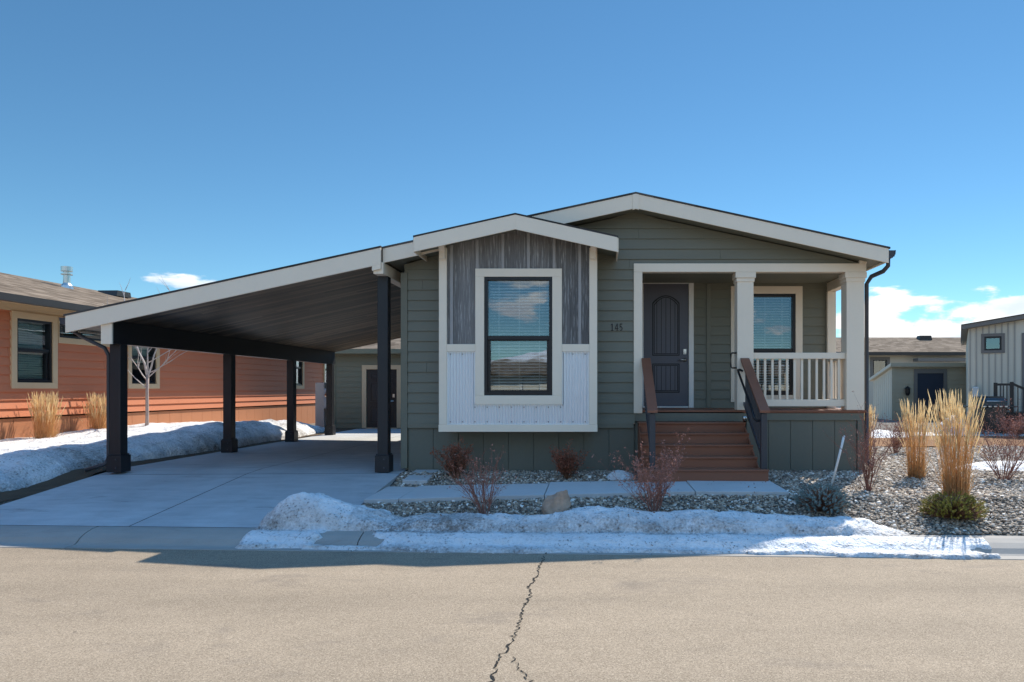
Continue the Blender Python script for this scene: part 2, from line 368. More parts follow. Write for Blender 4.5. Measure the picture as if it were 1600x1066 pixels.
w_ = MB()
RC = 0.19                      # gable siding ends under the roof deck
gx0 = lambda z: PKX-(PKZ-RC-z)/SL
gx1 = lambda z: PKX+(PKZ-RC-z)/SL
BAY = (-2.20, 0.0, 1.0, 3.75); POR = (0.56, 4.2, 1.0, 3.42)
lap(w_, HX0, HX1, 1.10, 4.2, YF, 0.15, 0.019, [BAY, POR, (-3.3, -2.8, 0, 0)], gx0, gx1)
# recessed wall behind the porch, its openings for door and window
lap(w_, 0.56, 3.80, 1.29, 3.36, YR, 0.15, 0.019, [(0.775, 1.515, 1.28, 3.335), (2.33, 3.28, 1.50, 3.17)])
wall = build('wall', w_, m_green, house)
st = MB()
st.box(HX0, HX0+0.15, YF+0.02, 24.0, 0.42, 3.42); st.box(HX1-0.12, HX1-0.02, YR+0.02, 24.0, 0.42, 3.42)
st.box(HX0+0.16, HX1-0.13, 23.85, 24.0, 0.42, 3.42)
st.box(0.44, 0.555, YF+0.02, YR, 1.1, 3.40)
build('side_wall', st, m_green, house)
for nm, q in (('corner_board', (HX0-0.05, HX0+0.045, YF-0.03, YF+0.03, 0.44, 3.30)), ('corner_board', (1.815, 1.885, YR-0.034, YR+0.02, 1.292, 3.34)),
              ('skirt_board', (HX0+0.05, -2.215, YF-0.03, YF+0.02, 1.03, 1.10)), ('skirt_board', (0.015, 0.545, YF-0.03, YF+0.02, 1.03, 1.10))):
    cb = MB(); cb.box(*q); build(nm, cb, m_green, house, bevel=0.003)
pc = MB(); pc.box(0.56, 3.95, YF+0.06, YR+0.1, 3.345, 3.38); build('porch_ceiling', pc, m_green, house)

# skirting with vertical grooves
def skirt(mb, x0, x1, z0, z1, y, pitch=0.352):
    n = max(1, round((x1-x0)/pitch)); p = (x1-x0)/n
    for i in range(n): mb.box(x0+i*p+0.004, x0+(i+1)*p-0.004, y, y+0.03, z0, z1)
    mb.box(x0, x1, y+0.012, y+0.05, z0, z1-0.001)
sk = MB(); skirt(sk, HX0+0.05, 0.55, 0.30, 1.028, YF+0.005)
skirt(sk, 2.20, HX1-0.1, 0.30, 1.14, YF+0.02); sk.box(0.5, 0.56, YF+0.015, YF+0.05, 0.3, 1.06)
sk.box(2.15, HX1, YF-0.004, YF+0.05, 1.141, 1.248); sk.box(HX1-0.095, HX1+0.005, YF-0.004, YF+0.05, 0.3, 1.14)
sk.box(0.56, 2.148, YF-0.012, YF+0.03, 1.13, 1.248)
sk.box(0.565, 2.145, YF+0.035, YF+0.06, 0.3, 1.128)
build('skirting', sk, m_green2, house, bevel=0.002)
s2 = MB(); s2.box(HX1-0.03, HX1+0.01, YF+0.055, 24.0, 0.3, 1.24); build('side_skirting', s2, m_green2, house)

# roof: two slabs with a shingle edge, rake fascia
rf = MB(); RY0, RY1 = 9.665, 24.4; RXL, RXR = -3.02, 4.13
def slab(mb, xa, xb, zf, t0, t1, y0, y1): mb.prism([(xa, zf(xa)-t0), (xb, zf(xb)-t0), (xb, zf(xb)-t1), (xa, zf(xa)-t1)], y0, y1)
slab(rf, RXL, PKX, roof_z, -0.025, 0.0, RY0-0.03, RY1); slab(rf, PKX, RXR+0.02, roof_z, -0.025, 0.0, RY0-0.03, RY1)
roof = build('roof', rf, m_shg, house)
dk = MB(); slab(dk, RXL+0.01, PKX, roof_z, 0.002, 0.17, RY0+0.005, RY1-0.05); slab(dk, PKX, RXR-0.01, roof_z, 0.002, 0.17, RY0+0.005, RY1-0.05)
build('soffit', dk, m_green, house)
fa = MB(); slab(fa, RXL+0.0, PKX-0.045, roof_z, 0.001, 0.205, RY0-0.022, RY0); slab(fa, PKX+0.045, RXR, roof_z, 0.001, 0.205, RY0-0.022, RY0)
fa.prism([(PKX-0.045, roof_z(PKX-0.045)-0.22), (PKX, PKZ-0.215), (PKX+0.045, roof_z(PKX+0.045)-0.22), (PKX+0.045, roof_z(PKX+0.045)-0.002), (PKX, PKZ-0.002), (PKX-0.045, roof_z(PKX-0.045)-0.002)], RY0-0.03, RY0-0.001)
fa.box(RXR-0.03, RXR-0.004, RY0+0.002, RY1-0.06, roof_z(RXR)-0.19, roof_z(RXR)-0.005)
build('fascia', fa, m_trim, house, bevel=0.003)

# gutter and downspout on the right eave
gu = MB(); zt = roof_z(RXR)-0.02
gu.prism([(RXR+0.002, zt), (RXR+0.002, zt-0.11), (RXR+0.06, zt-0.11), (RXR+0.10, zt-0.06), (RXR+0.105, zt), (RXR+0.092, zt), (RXR+0.088, zt-0.05), (RXR+0.055, zt-0.096), (RXR+0.014, zt-0.096), (RXR+0.014, zt)], RY0-0.01, RY1-0.1)
gu.box(RXR+0.014, RXR+0.09, RY0-0.005, RY0, zt-0.09, zt-0.002)
build('gutter', gu, m_rail, house)
dn = MB(); dn.tube([(RXR+0.05, RY0+0.12, zt-0.10), (RXR+0.05, RY0+0.12, zt-0.20), (RXR+0.0, RY0+0.17, zt-0.27), (HX1+0.10, RY0+0.32, zt-0.32), (HX1+0.055, RY0+0.38, zt-0.42), (HX1+0.055, RY0+0.38, 0.55), (HX1+0.09, RY0+0.30, 0.47)], 0.032, 8)
build('downspout', dn, m_rail, house, smooth=True)

# porch opening trim, posts, beam
pt = MB(); pt.box(0.545, HX1+0.02, YF-0.034, YF+0.10, 3.31, 3.435); pt.box(0.545, 0.67, YF-0.034, YF+0.06, 1.245, 3.309)
pt.box(HX1-0.08, HX1+0.028, YF-0.04, YF+0.02, 3.436, 3.50)
pt.box(HX1-0.12, HX1+0.018, YF+0.101, YR+0.02, 3.20, 3.43)
build('porch_beam', pt, m_trim, house, bevel=0.004)
def porch_post(x0, x1, y0, y1):
    b = MB(); b.box(x0, x1, y0, y1, 1.292, 3.308); o = build('porch_post', b, m_trim, house, bevel=0.006)
    c = MB(); c.box(x0-0.028, x1+0.028, y0-0.026, y1+0.026, 3.225, 3.309); c.box(x0-0.012, x1+0.012, y0-0.012, y1+0.012, 3.17, 3.224)
    build('capital', c, m_trim, o, bevel=0.004)
porch_post(2.06, 2.30, YF-0.012, YF+0.20); porch_post(3.66, HX1, YF-0.012, YF+0.22)
pp = MB(); pp.box(HX1-0.14, HX1+0.0, YR-0.10, YR-0.03, 1.292, 3.199); build('porch_post', pp, m_trim, house, bevel=0.004)
# deck
de = MB()
for i in range(9): de.box(0.56, HX1+0.03, YF-0.02+i*0.142, YF-0.02+i*0.142+0.137, 1.262, 1.290)
de.box(2.15, HX1+0.015, YF-0.012, YF+0.02, 1.249, 1.2615)
build('porch_deck', de, m_brown, house, bevel=0.003)
# railings
def railing(axis, a0, a1, c, n, skip=()):
    def bx(mb, p0, p1, w, z0, z1):
        if axis == 'x': mb.box(p0, p1, c-w, c+w, z0, z1)
        else: mb.box(c-w, c+w, p0, p1, z0, z1)
    t = MB(); bx(t, a0, a1, 0.042, 2.045, 2.135); o = build('porch_railing', t, m_trim, house, bevel=0.004)
    b = MB(); bx(b, a0, a1, 0.022, 1.345, 1.445); build('bottom_rail', b, m_trim, o, bevel=0.003)
    for i in range(n):
        p = a0+(a1-a0)*(i+0.75)/(n+0.5); q = MB(); bx(q, p-0.017, p+0.017, 0.016, 1.446, 2.044); build('baluster', q, m_trim, o, bevel=0.002)
railing('x', 2.30, 3.66, YF+0.09, 12); railing('y', YF+0.22, YR-0.10, HX1-0.09, 7)
# black D handle on the middle porch post, silver step light
dh = MB(); dh.tube([(2.055, YF+0.03, 2.13), (1.99, YF+0.02, 2.13), (1.975, YF+0.02, 2.11), (1.975, YF+0.02, 1.93), (1.99, YF+0.02, 1.91), (2.055, YF+0.03, 1.91)], 0.012, 8)
build('grab_handle', dh, m_black, house, smooth=True)

# front door
dr = MB(); dr.box(0.775, 1.515, YR-0.005, YR+0.04, 1.315, 3.335); door = build('front_door', dr, m_door, house)
door['label'] = 'charcoal plank-style front door with arched upper panel'
pn = MB(); PX0, PX1 = 0.92, 1.37; yy = YR-0.006
def ribbon(mb, pts, w, y0, y1, closed=True):
    n = len(pts); c = Vector((sum(p[0] for p in pts)/n, sum(p[1] for p in pts)/n))
    inn = []
    for p in pts:
        d = Vector(p)-c; inn.append((p[0]-w*(1 if d.x > 0 else -1)*min(1, abs(d.x)/0.18), p[1]-w*(1 if d.y > 0 else -1)))
    for i in range(n):
        j = (i+1) % n; a, b, cc, d = pts[i], pts[j], inn[j], inn[i]
        mb.add([(a[0], y0, a[1]), (b[0], y0, b[1]), (cc[0], y0, cc[1]), (d[0], y0, d[1]), (a[0], y1, a[1]), (b[0], y1, b[1]), (cc[0], y1, cc[1]), (d[0], y1, d[1])], [(0, 1, 2, 3), (0, 4, 5, 1), (3, 2, 6, 7)])
arch = [(PX0, 2.15), (PX1, 2.15), (PX1, 3.02)]+[(PX0+(PX1-PX0)*(1-t), 3.02+0.125*math.sin(math.pi*t)**0.8) for t in [k/14 for k in range(1, 14)]]+[(PX0, 3.02)]
low = [(PX0, 1.54), (PX1, 1.54), (PX1, 2.02), (PX0, 2.02)]
for w, y0, off in ((0.016, yy-0.006, 0.0), (0.012, yy-0.004, 0.026)):
    for pl in (arch, low):
        c = Vector((sum(p[0] for p in pl)/len(pl), sum(p[1] for p in pl)/len(pl)))
        q = [(p[0]-off*(1 if p[0] > c.x else -1)*min(1, abs(p[0]-c.x)/0.18), p[1]-off*(1 if p[1] > c.y else -1)) for p in pl]
        ribbon(pn, q, w, y0, yy+0.002)
for i in range(1, 6):
    x = PX0+(PX1-PX0)*i/6
    pn.box(x-0.004, x+0.004, yy-0.0025, yy+0.001, 2.19, 3.05+0.05*math.sin(math.pi*i/6)); pn.box(x-0.004, x+0.004, yy-0.0025, yy+0.001, 1.58, 1.98)
build('panel_moulding', pn, m_groove, door)
dt = MB(); frame_box(dt, 0.695, 1.60, 1.292, 3.42, (0.08, 0.08, 0.083, 0), YR-0.04, YR+0.03); dt.box(0.775, 1.515, YR-0.03, YR+0.02, 1.292, 1.314)
build('door_trim', dt, m_white, door, bevel=0.003)
hd = MB(); hd.lathe([(0.0, 0), (0.034, 0), (0.034, 0.012), (0.014, 0.014), (0.014, 0.05), (0.0, 0.05)], 0, 0, 16)
hd.v = [(1.455+x, YR-0.006-z, 2.08+y) for x, y, z in hd.v]; hd.tube([(1.455, YR-0.05, 2.08), (1.42, YR-0.055, 2.082), (1.35, YR-0.052, 2.075)], [0.012, 0.011, 0.009], 8)
build('door_handle', hd, m_silver, door, smooth=True)
db = MB(); db.box(1.428, 1.482, YR-0.028, YR-0.005, 2.17, 2.262); db.lathe([(0, 0), (0.02, 0), (0.018, 0.012), (0, 0.012)], 0, 0, 12)
db.v = [v if abs(v[1]) > 1 else (1.455+v[0], YR-0.028-v[2], 2.20+v[1]) for v in db.v]
build('deadbolt', db, m_silver, door, bevel=0.006)
# porch window
window(house, 2.33, 3.28, 1.50, 3.17, YR, (0.115, 0.115, 0.125, 0.115), m_trim, midz=2.24)

# ---- projecting bay with grey boards, corrugated metal and a black window
YB = 9.6; BX0, BX1, BZ0 = -2.21, 0.01, 1.0
bayb = MB(); bayb.box(BX0+0.02, BX0+0.06, YB+0.06, YF+0.3, BZ0+0.02, 3.60); bayb.box(BX1-0.06, BX1-0.02, YB+0.06, YF+0.3, BZ0+0.02, 3.60)
bayb.box(BX0+0.02, BX1-0.02, YB+0.06, YF+0.3, BZ0+0.02, BZ0+0.06)
bay = build('bay', bayb, m_green, house)
BPX, BPZ, BSL = -1.10, 3.965, 0.222
def bz(x): return BPZ-BSL*abs(x-BPX)
WX0, WX1, WZ0, WZ1 = -1.575, -0.62, 1.51, 3.175
tr = MB()
TI0, TI1, TJ0, TJ1 = -1.70, -0.485, 1.385, 3.29      # outer edge of the window trim
tr.box(BX0, BX0+0.11, YB-0.03, YB+0.03, BZ0+0.10, bz(BX0+0.1)-0.16); tr.box(BX1-0.11, BX1, YB-0.03, YB+0.03, BZ0+0.10, bz(BX1-0.1)-0.16)
tr.box(BX0-0.004, BX1+0.004, YB-0.034, YB+0.05, BZ0, BZ0+0.099)
frame_box(tr, TI0, TI1, TJ0, TJ1, (0.125, 0.135, 0.115, 0.125), YB-0.032, YB+0.02)
tr.box(BX0+0.111, TI0-0.001, YB-0.028, YB+0.02, 2.125, 2.23); tr.box(TI1+0.001, BX1-0.111, YB-0.028, YB+0.02, 2.125, 2.23)
build('bay_trim', tr, m_trim, bay, bevel=0.004)
for x in (BX0+0.055, BX1-0.055):
    br = MB(); br.prism([(YB-0.03, 3.40), (YB-0.085, 3.43), (YB-0.085, 3.52), (YB-0.13, 3.58), (YB-0.13, 3.66), (YB-0.03, 3.66)], x-0.04, x+0.04, 'x')
    br.box(x-0.05, x+0.05, YB-0.15, YB-0.02, 3.661, 3.69); build('corbel', br, m_trim, bay, bevel=0.004)
bw = MB()
pz = lambda x: bz(x)-0.13
bw.prism([(BX0+0.1, 2.229), (TI0+0.02, 2.229), (TI0+0.02, pz(TI0+0.02)), (BX0+0.1, pz(BX0+0.1))], YB, YB+0.03)
bw.prism([(TI1-0.02, 2.229), (BX1-0.1, 2.229), (BX1-0.1, pz(BX1-0.1)), (TI1-0.02, pz(TI1-0.02))], YB, YB+0.03)
bw.prism([(TI0+0.021, TJ1-0.02), (TI1-0.021, TJ1-0.02), (TI1-0.021, pz(TI1-0.021)), (BPX, pz(BPX)), (TI0+0.021, pz(TI0+0.021))], YB, YB+0.03)
build('grey_boards', bw, m_barn, bay)
for x in (-2.035, -1.675, -1.315, -0.955, -0.595, -0.235):
    z0 = 2.231 if (x < TI0 or x > TI1) else TJ1+0.001
    bt = MB(); bt.box(x-0.021, x+0.021, YB-0.018, YB-0.0005, z0, pz(x)-0.005); build('batten', bt, m_batten, bay, bevel=0.003)
co = MB()
def corr(x0, x1, z0, z1, pitch=0.043, amp=0.009):
    n = max(8, int((x1-x0)/pitch*8)); vs = []
    for i in range(n+1):
        x = x0+(x1-x0)*i/n; y = YB-0.004+amp*math.cos(2*math.pi*x/pitch); vs += [(x, y, z0), (x, y, z1)]
    co.add(vs, [(2*i, 2*i+2, 2*i+3, 2*i+1) for i in range(n)])
corr(BX0+0.12, TI0-0.011, 1.105, 2.115); corr(TI1+0.011, BX1-0.12, 1.105, 2.115); corr(TI0-0.0105, TI1+0.0105, 1.105, TJ0-0.012)
for i in range(12):
    x = BX0+0.16+i*0.172
    for z in (1.14, (2.09 if (x < TI0-0.03 or x > TI1+0.03) else TJ0-0.04)): co.box(x-0.006, x+0.006, YB-0.019, YB-0.006, z-0.006, z+0.006, 1)
corro = build('corrugated_metal', co, [m_corr, m_rail], bay, smooth=True)
ed = MB()
for a in ((BX0+0.112, BX0+0.124, 1.10, 2.122), (BX1-0.124, BX1-0.112, 1.10, 2.122), (TI0-0.012, TI0-0.001, TJ0-0.012, 2.12), (TI1+0.001, TI1+0.012, TJ0-0.012, 2.12)): ed.box(a[0], a[1], YB-0.024, YB, a[2], a[3])
ed.box(TI0-0.011, TI1+0.011, YB-0.024, YB, TJ0-0.013, TJ0-0.001); ed.box(BX0+0.125, BX1-0.125, YB-0.022, YB, 1.1, 1.112)
for a, b in ((BX0+0.125, TI0-0.013), (TI1+0.013, BX1-0.125)): ed.box(a, b, YB-0.022, YB, 2.111, 2.123)
build('metal_edging', ed, m_white, bay)
bwin = window(house, WX0, WX1, WZ0, WZ1, YB, None, m_trim, midz=2.32)
br_ = MB(); BY0 = 9.27; bxl, bxr = -2.47, 0.28
slab(br_, bxl-0.015, BPX, bz, -0.022, 0.0, BY0-0.025, 11.9); slab(br_, BPX, bxr+0.015, bz, -0.022, 0.0, BY0-0.025, 11.9)
bro = build('bay_roof', br_, m_shg, house)
b2 = MB(); slab(b2, bxl, BPX, bz, 0.001, 0.13, BY0, YF+0.4); slab(b2, BPX, bxr, bz, 0.001, 0.13, BY0, YF+0.4); build('bay_soffit', b2, m_green, bro)
b3 = MB(); slab(b3, bxl-0.005, BPX, bz, 0.001, 0.20, BY0-0.022, BY0-0.001); slab(b3, BPX, bxr+0.005, bz, 0.001, 0.20, BY0-0.022, BY0-0.001)
b3.box(bxl-0.02, bxl-0.001, BY0, YF-0.04, bz(bxl)-0.2, bz(bxl)-0.006); b3.box(bxr+0.001, bxr+0.02, BY0, YF-0.04, bz(bxr)-0.2, bz(bxr)-0.006)
build('bay_fascia', b3, m_trim, bro, bevel=0.003)
# ceiling light glimpsed through the bay window is a reflection in the photo; house number
def digit(ch):
    """serifed digit as polygons in a 0.6 x 1 box"""
    if ch == '1': return [[(0.24, 0.08), (0.38, 0.08), (0.38, 1), (0.28, 1), (0.06, 0.86), (0.06, 0.78), (0.24, 0.84)], [(0.08, 0), (0.54, 0), (0.54, 0.078), (0.08, 0.078)]]
    if ch == '4': return [[(0.36, 0.08), (0.48, 0.08), (0.48, 1), (0.36, 1)], [(0.0, 0.26), (0.36, 0.26), (0.36, 0.35), (0.0, 0.35)], [(0.0, 0.351), (0.11, 0.351), (0.359, 0.82), (0.359, 1.0)], [(0.48, 0.26), (0.62, 0.26), (0.62, 0.35), (0.481, 0.35)], [(0.25, 0), (0.6, 0), (0.6, 0.078), (0.25, 0.078)]]
    out = [[(0.10, 0.88), (0.52, 0.88), (0.52, 1), (0.10, 1)], [(0.10, 0.50), (0.19, 0.54), (0.19, 0.879), (0.10, 0.879)]]
    P = [(0.10+0.0, 0.54)]; import itertools
    arc = [(0.27+0.29*math.cos(a), 0.31+0.31*math.sin(a)) for a in [R(140-k*20) for k in range(15)]]
    arc2 = [(0.27+0.17*math.cos(a), 0.31+0.21*math.sin(a)) for a in [R(140-k*20) for k in range(15)]]
    for i in range(14): out.append([arc[i], arc[i+1], arc2[i+1], arc2[i]])
    return out
nx = 0.205
nb = MB()
for ch in '145':
    for poly in digit(ch): nb.prism([(nx+0.085*px_, 2.452+0.105*pz_) for px_, pz_ in poly], YF-0.024, YF-0.010)
    nx += 0.064
build('house_number', nb, m_black, house)

# ================================================================ FRONT STEPS
steps = thing('front_steps', 'brown composite front steps with two black side rails, below the green house porch', 'stairs', (1.37, 9.4, 0.42))
TZ = [1.127, 0.988, 0.846, 0.705, 0.567]; TY = [9.71, 9.47, 9.23, 8.99, 8.75]
for k in range(5):
    x0, x1 = (0.60, 2.125) if k < 4 else (0.53, 2.215)
    yb = TY[k-1] if k else YF-0.015
    t = MB(); t.box(x0, x1, TY[k], TY[k]+0.128, TZ[k]-0.026, TZ[k]); t.box(x0, x1, TY[k]+0.133, yb+0.03, TZ[k]-0.026, TZ[k]); build('tread', t, m_brown, steps, bevel=0.006)
    zb = TZ[k+1] if k < 4 else 0.33
    r = MB(); r.box(x0+0.004, x1-0.004, TY[k]+0.024, TY[k]+0.045, zb, TZ[k]-0.027); build('riser', r, m_brown, steps)
for x in (0.60, 2.10):
    sg = MB(); sg.prism([(TY[4]+0.06, 0.36), (YF-0.015, 0.36), (YF-0.015, 1.09), (TY[0]+0.06, 1.09), (TY[1]+0.06, 0.955), (TY[2]+0.06, 0.81), (TY[3]+0.06, 0.67), (TY[4]+0.06, 0.53)], x+0.004, x+0.02, 'x'); build('stringer', sg, m_brown, steps)
def step_rail(xc, light):
    p = MB(); p.box(xc-0.038, xc+0.038, 8.80, 8.875, 0.568, 1.285); ro = build('handrail', p, m_rail, steps, bevel=0.004)
    a = (8.765, 1.292); b = (9.96, 2.018); sl = (b[1]-a[1])/(b[0]-a[0])
    c = MB(); c.prism([a, b, (b[0], b[1]+0.035), (a[0], a[1]+0.035)], xc-0.066, xc+0.066, 'x'); build('rail_cap', c, m_brown, ro, bevel=0.004)
    q = MB(); q.prism([(8.876, 1.30), (9.96, 1.30+sl*1.084), (9.96, 1.96), (8.876, 1.345-0.055)], xc-0.02, xc+0.02, 'x')
    q = MB(); q.prism([(8.876, 0.70), (9.97, 0.70+sl*1.094), (9.97, 0.745+sl*1.094), (8.876, 0.745)], xc-0.02, xc+0.02, 'x')
    q.prism([(8.876, 1.27), (9.97, 1.27+sl*1.094), (9.97, 1.315+sl*1.094), (8.876, 1.315)], xc-0.02, xc+0.02, 'x'); build('bottom_rail', q, m_rail, ro)
    for i in range(11):
        y = 8.97+i*0.09; z = 0.745+sl*(y-8.876); g = MB(); g.box(xc-0.011, xc+0.011, y-0.011, y+0.011, z-0.01, z+0.54); build('baluster', g, m_rail, ro)
    return ro
step_rail(0.722, False); ro = step_rail(2.163, True)
hr = MB(); sl = (2.018-1.292)/(9.96-8.765)
hr.tube([(2.13, 9.93, 1.86), (2.085, 9.93, 1.88), (2.055, 9.90, 1.875), (2.05, 9.85, 1.84), (2.05, 9.0, 1.33), (2.05, 8.90, 1.255), (2.055, 8.88, 1.215), (2.085, 8.88, 1.19), (2.13, 8.88, 1.19)], 0.017, 8)
build('grab_rail', hr, m_black, ro, smooth=True)
sl_ = MB(); sl_.lathe([(0.0, 0), (0.03, 0), (0.04, 0.03), (0.04, 0.055), (0.0, 0.06)], 0, 0, 14); sl_.v = [(2.12-z, 9.62+x, 1.19+y) for x, y, z in sl_.v]
build('step_light', sl_, m_silver, ro, smooth=True)

# ================================================================ CARPORT
CXL, CY0, CY1 = -7.45, 9.60, 17.95
def cz(x): return roof_z(RXL)-SL*(RXL-x)-0.0
carport = thing('carport', 'dark timber carport with sloping roof attached to the left side of the green house', 'carport', (-5.0, 9.8, 0.41))
c1 = MB(); slab(c1, CXL-0.02, RXL-0.005, cz, -0.025, 0.0, CY0-0.035, CY1+0.02); build('roof', c1, m_shg, carport)
c2 = MB(); slab(c2, CXL+0.03, RXL-0.005, cz, 0.003, 0.185, CY0+0.002, CY1-0.01); build('plank_ceiling', c2, m_planks, carport)
c3 = MB(); slab(c3, CXL, RXL-0.006, cz, 0.001, 0.235, CY0-0.028, CY0); c3.box(CXL, CXL+0.028, CY0+0.001, CY1-0.05, cz(CXL)-0.21, cz(CXL)-0.012)
c3.prism([(RXL-0.13, cz(RXL-0.13)-0.30), (RXL-0.006, cz(RXL)-0.30), (RXL-0.006, cz(RXL)-0.236), (RXL-0.13, cz(RXL-0.13)-0.236)], CY0-0.028, CY0)
build('fascia', c3, m_trim, carport, bevel=0.003)
c4 = MB(); c4.box(-6.965, -6.825, 9.63, CY1-0.12, 2.245, cz(-6.9)-0.17); bm = build('beam', c4, m_darkb, carport, bevel=0.005)
c4b = MB(); c4b.box(-6.972, -6.818, 9.604, 9.629, 2.235, cz(-6.9)-0.19); build('beam_end_cap', c4b, m_trim, bm)
c5 = MB(); c5.box(-3.14, -3.0, CY0+0.005, CY1-0.12, 3.22, cz(-3.07)-0.19); build('beam', c5, m_trim, carport, bevel=0.004)
def cpost(x, y, w, top, zb):
    p = MB(); p.box(x-w/2, x+w/2, y-w/2, y+w/2, zb, top); o = build('post', p, m_dark, carport, bevel=0.006)
    b = MB(); b.box(x-w/2-0.028, x+w/2+0.028, y-w/2-0.028, y+w/2+0.028, zb-0.005, zb+0.235); b.box(x-w/2-0.016, x+w/2+0.016, y-w/2-0.016, y+w/2+0.016, zb+0.2355, zb+0.255)
    build('post_base', b, m_dark, o, bevel=0.005)
    for zz in (zb+0.06, zb+0.18):
        q = MB(); q.lathe([(0, 0), (0.013, 0), (0.012, 0.008), (0, 0.010)], 0, 0, 8); q.v = [(x+0.03+a, y-w/2-0.0285-c, zz+b_) for a, b_, c in q.v]; build('bolt', q, m_rail, o)
for y in (9.86, 12.83, 15.45, 17.69): cpost(-6.90, y, 0.155, 2.246, 0.412)
cpost(-3.07, 9.87, 0.15, 3.221, 0.412)
cg = MB(); zt = cz(CXL)-0.02
cg.prism([(CXL-0.002, zt), (CXL-0.002, zt-0.10), (CXL-0.055, zt-0.10), (CXL-0.095, zt-0.05), (CXL-0.10, zt), (CXL-0.088, zt), (CXL-0.083, zt-0.045), (CXL-0.05, zt-0.088), (CXL-0.014, zt-0.088), (CXL-0.014, zt)], CY0-0.01, CY1-0.05)
cg.box(CXL-0.088, CXL-0.012, CY0-0.008, CY0-0.003, zt-0.09, zt-0.002)
build('gutter', cg, m_rail, carport)
cd = MB(); cd.tube([(CXL-0.05, CY0+0.15, zt-0.10), (CXL-0.04, CY0+0.15, zt-0.17), (CXL+0.12, CY0+0.15, zt-0.27), (-7.06, CY0+0.2, 2.19), (-7.03, CY0+0.24, 2.08), (-7.03, CY0+0.24, 0.62), (-7.06, CY0+0.22, 0.52), (-7.28, CY0+0.12, 0.44)], 0.028, 8)
build('downspout', cd, m_rail, carport, smooth=True)

# ================================================================ SITE
def asphalt_mat():
    m, nt, b = newmat('tan_asphalt', 0.88, 0, 0.25); v = coord(nt); x, y, z = sep(nt, v)
    a = noise(nt, v, 260, 3, 0.75); a2 = noise(nt, v, 110, 3, 0.6); big = noise(nt, scaled(nt, v, (0.4, 1, 1)), 0.7, 5, 0.6, 0.3); med = noise(nt, v, 4.0, 5, 0.65)
    trk = noise(nt, comb(nt, M(nt, 'MULTIPLY', x, 0.10), M(nt, 'MULTIPLY', y, 1.6), 0.0), 1.0, 4, 0.6, 0.3)
    vo = nt.nodes.new('ShaderNodeTexVoronoi'); vo.inputs['Scale'].default_value = 150; nt.links.new(v, vo.inputs['Vector'])
    spk = sep(nt, vo.outputs['Color'])[0]
    f = M(nt, 'ADD', M(nt, 'ADD', M(nt, 'MULTIPLY', a, 0.45), M(nt, 'MULTIPLY', spk, 0.22)), M(nt, 'MULTIPLY', a2, 0.33))
    c = ramp(nt, f, [(0.26, (0.075, 0.057, 0.039)), (0.42, (0.220, 0.172, 0.120)), (0.58, (0.305, 0.244, 0.175)), (0.72, (0.56, 0.465, 0.35))])
    g = M(nt, 'ADD', 0.42, M(nt, 'ADD', M(nt, 'ADD', M(nt, 'MULTIPLY', big, 0.55), M(nt, 'MULTIPLY', trk, 0.5)), M(nt, 'MULTIPLY', med, 0.2)))
    c = mixc(nt, 1.0, c, comb(nt, g, g, g), 'MULTIPLY')
    stain = M(nt, 'MULTIPLY', sstep(nt, noise(nt, scaled(nt, v, (0.6, 1.3, 1)), 1.1, 5, 0.7, 0.5), 0.54, 0.72), 0.42)
    c = mixc(nt, stain, c, (0.12, 0.10, 0.085))
    spots = sstep(nt, noise(nt, v, 13.0, 3, 0.5), 0.72, 0.78)
    c = mixc(nt, M(nt, 'MULTIPLY', spots, 0.45), c, (0.06, 0.05, 0.045))
    nt.links.new(c, b.inputs['Base Color'])
    nt.links.new(bump(nt, f, 0.5, 0.005), b.inputs['Normal'])
    return m
def concrete_mat(name, col, wear=0.5):
    m, nt, b = newmat(name, 0.8, 0, 0.25); v = coord(nt)
    n1 = noise(nt, scaled(nt, v, (1, 0.6, 1)), 1.1, 6, 0.62, 0.4); n2 = noise(nt, scaled(nt, v, (0.8, 3, 1)), 2.5, 5, 0.65); n3 = noise(nt, v, 120, 3, 0.7)
    f = M(nt, 'ADD', M(nt, 'MULTIPLY', M(nt, 'SUBTRACT', n1, 0.5), 0.7*wear), M(nt, 'ADD', M(nt, 'MULTIPLY', M(nt, 'SUBTRACT', n2, 0.5), 0.5*wear), M(nt, 'MULTIPLY', M(nt, 'SUBTRACT', n3, 0.5), 0.3)))
    f = M(nt, 'ADD', f, 1.0); c = mixc(nt, 1.0, col, comb(nt, f, f, f), 'MULTIPLY')
    stain = sstep(nt, noise(nt, scaled(nt, v, (0.5, 2.5, 1)), 1.7, 6, 0.72, 0.8), 0.55, 0.74)
    c = mixc(nt, M(nt, 'MULTIPLY', stain, 0.62*wear), c, (0.13, 0.12, 0.11))
    nt.links.new(c, b.inputs['Base Color']); nt.links.new(bump(nt, M(nt, 'ADD', n3, M(nt, 'MULTIPLY', n1, 0.5)), 0.3, 0.003), b.inputs['Normal'])
    return m
m_asph = asphalt_mat(); m_drive = concrete_mat('driveway_concrete', (0.44, 0.445, 0.44), 0.95); m_walk = concrete_mat('path_concrete', (0.52, 0.51, 0.49), 0.35); m_curb = concrete_mat('curb_concrete', (0.33, 0.305, 0.27), 0.6)
m_soil = paint('dry_soil', (0.12, 0.088, 0.06), 0.95, 0.4, 2.5, bs=60, bd=0.03, bstr=0.7, fine=0.35, spec=0.1)
m_bed = paint('gravel_bed', (0.20, 0.18, 0.155), 0.95, 0.25, 3, bs=45, bd=0.03, bstr=0.8, fine=0.5, spec=0.1)
m_crack = paint('crack_dark', (0.012, 0.011, 0.010), 0.95)  # even dark colour of the crack strips

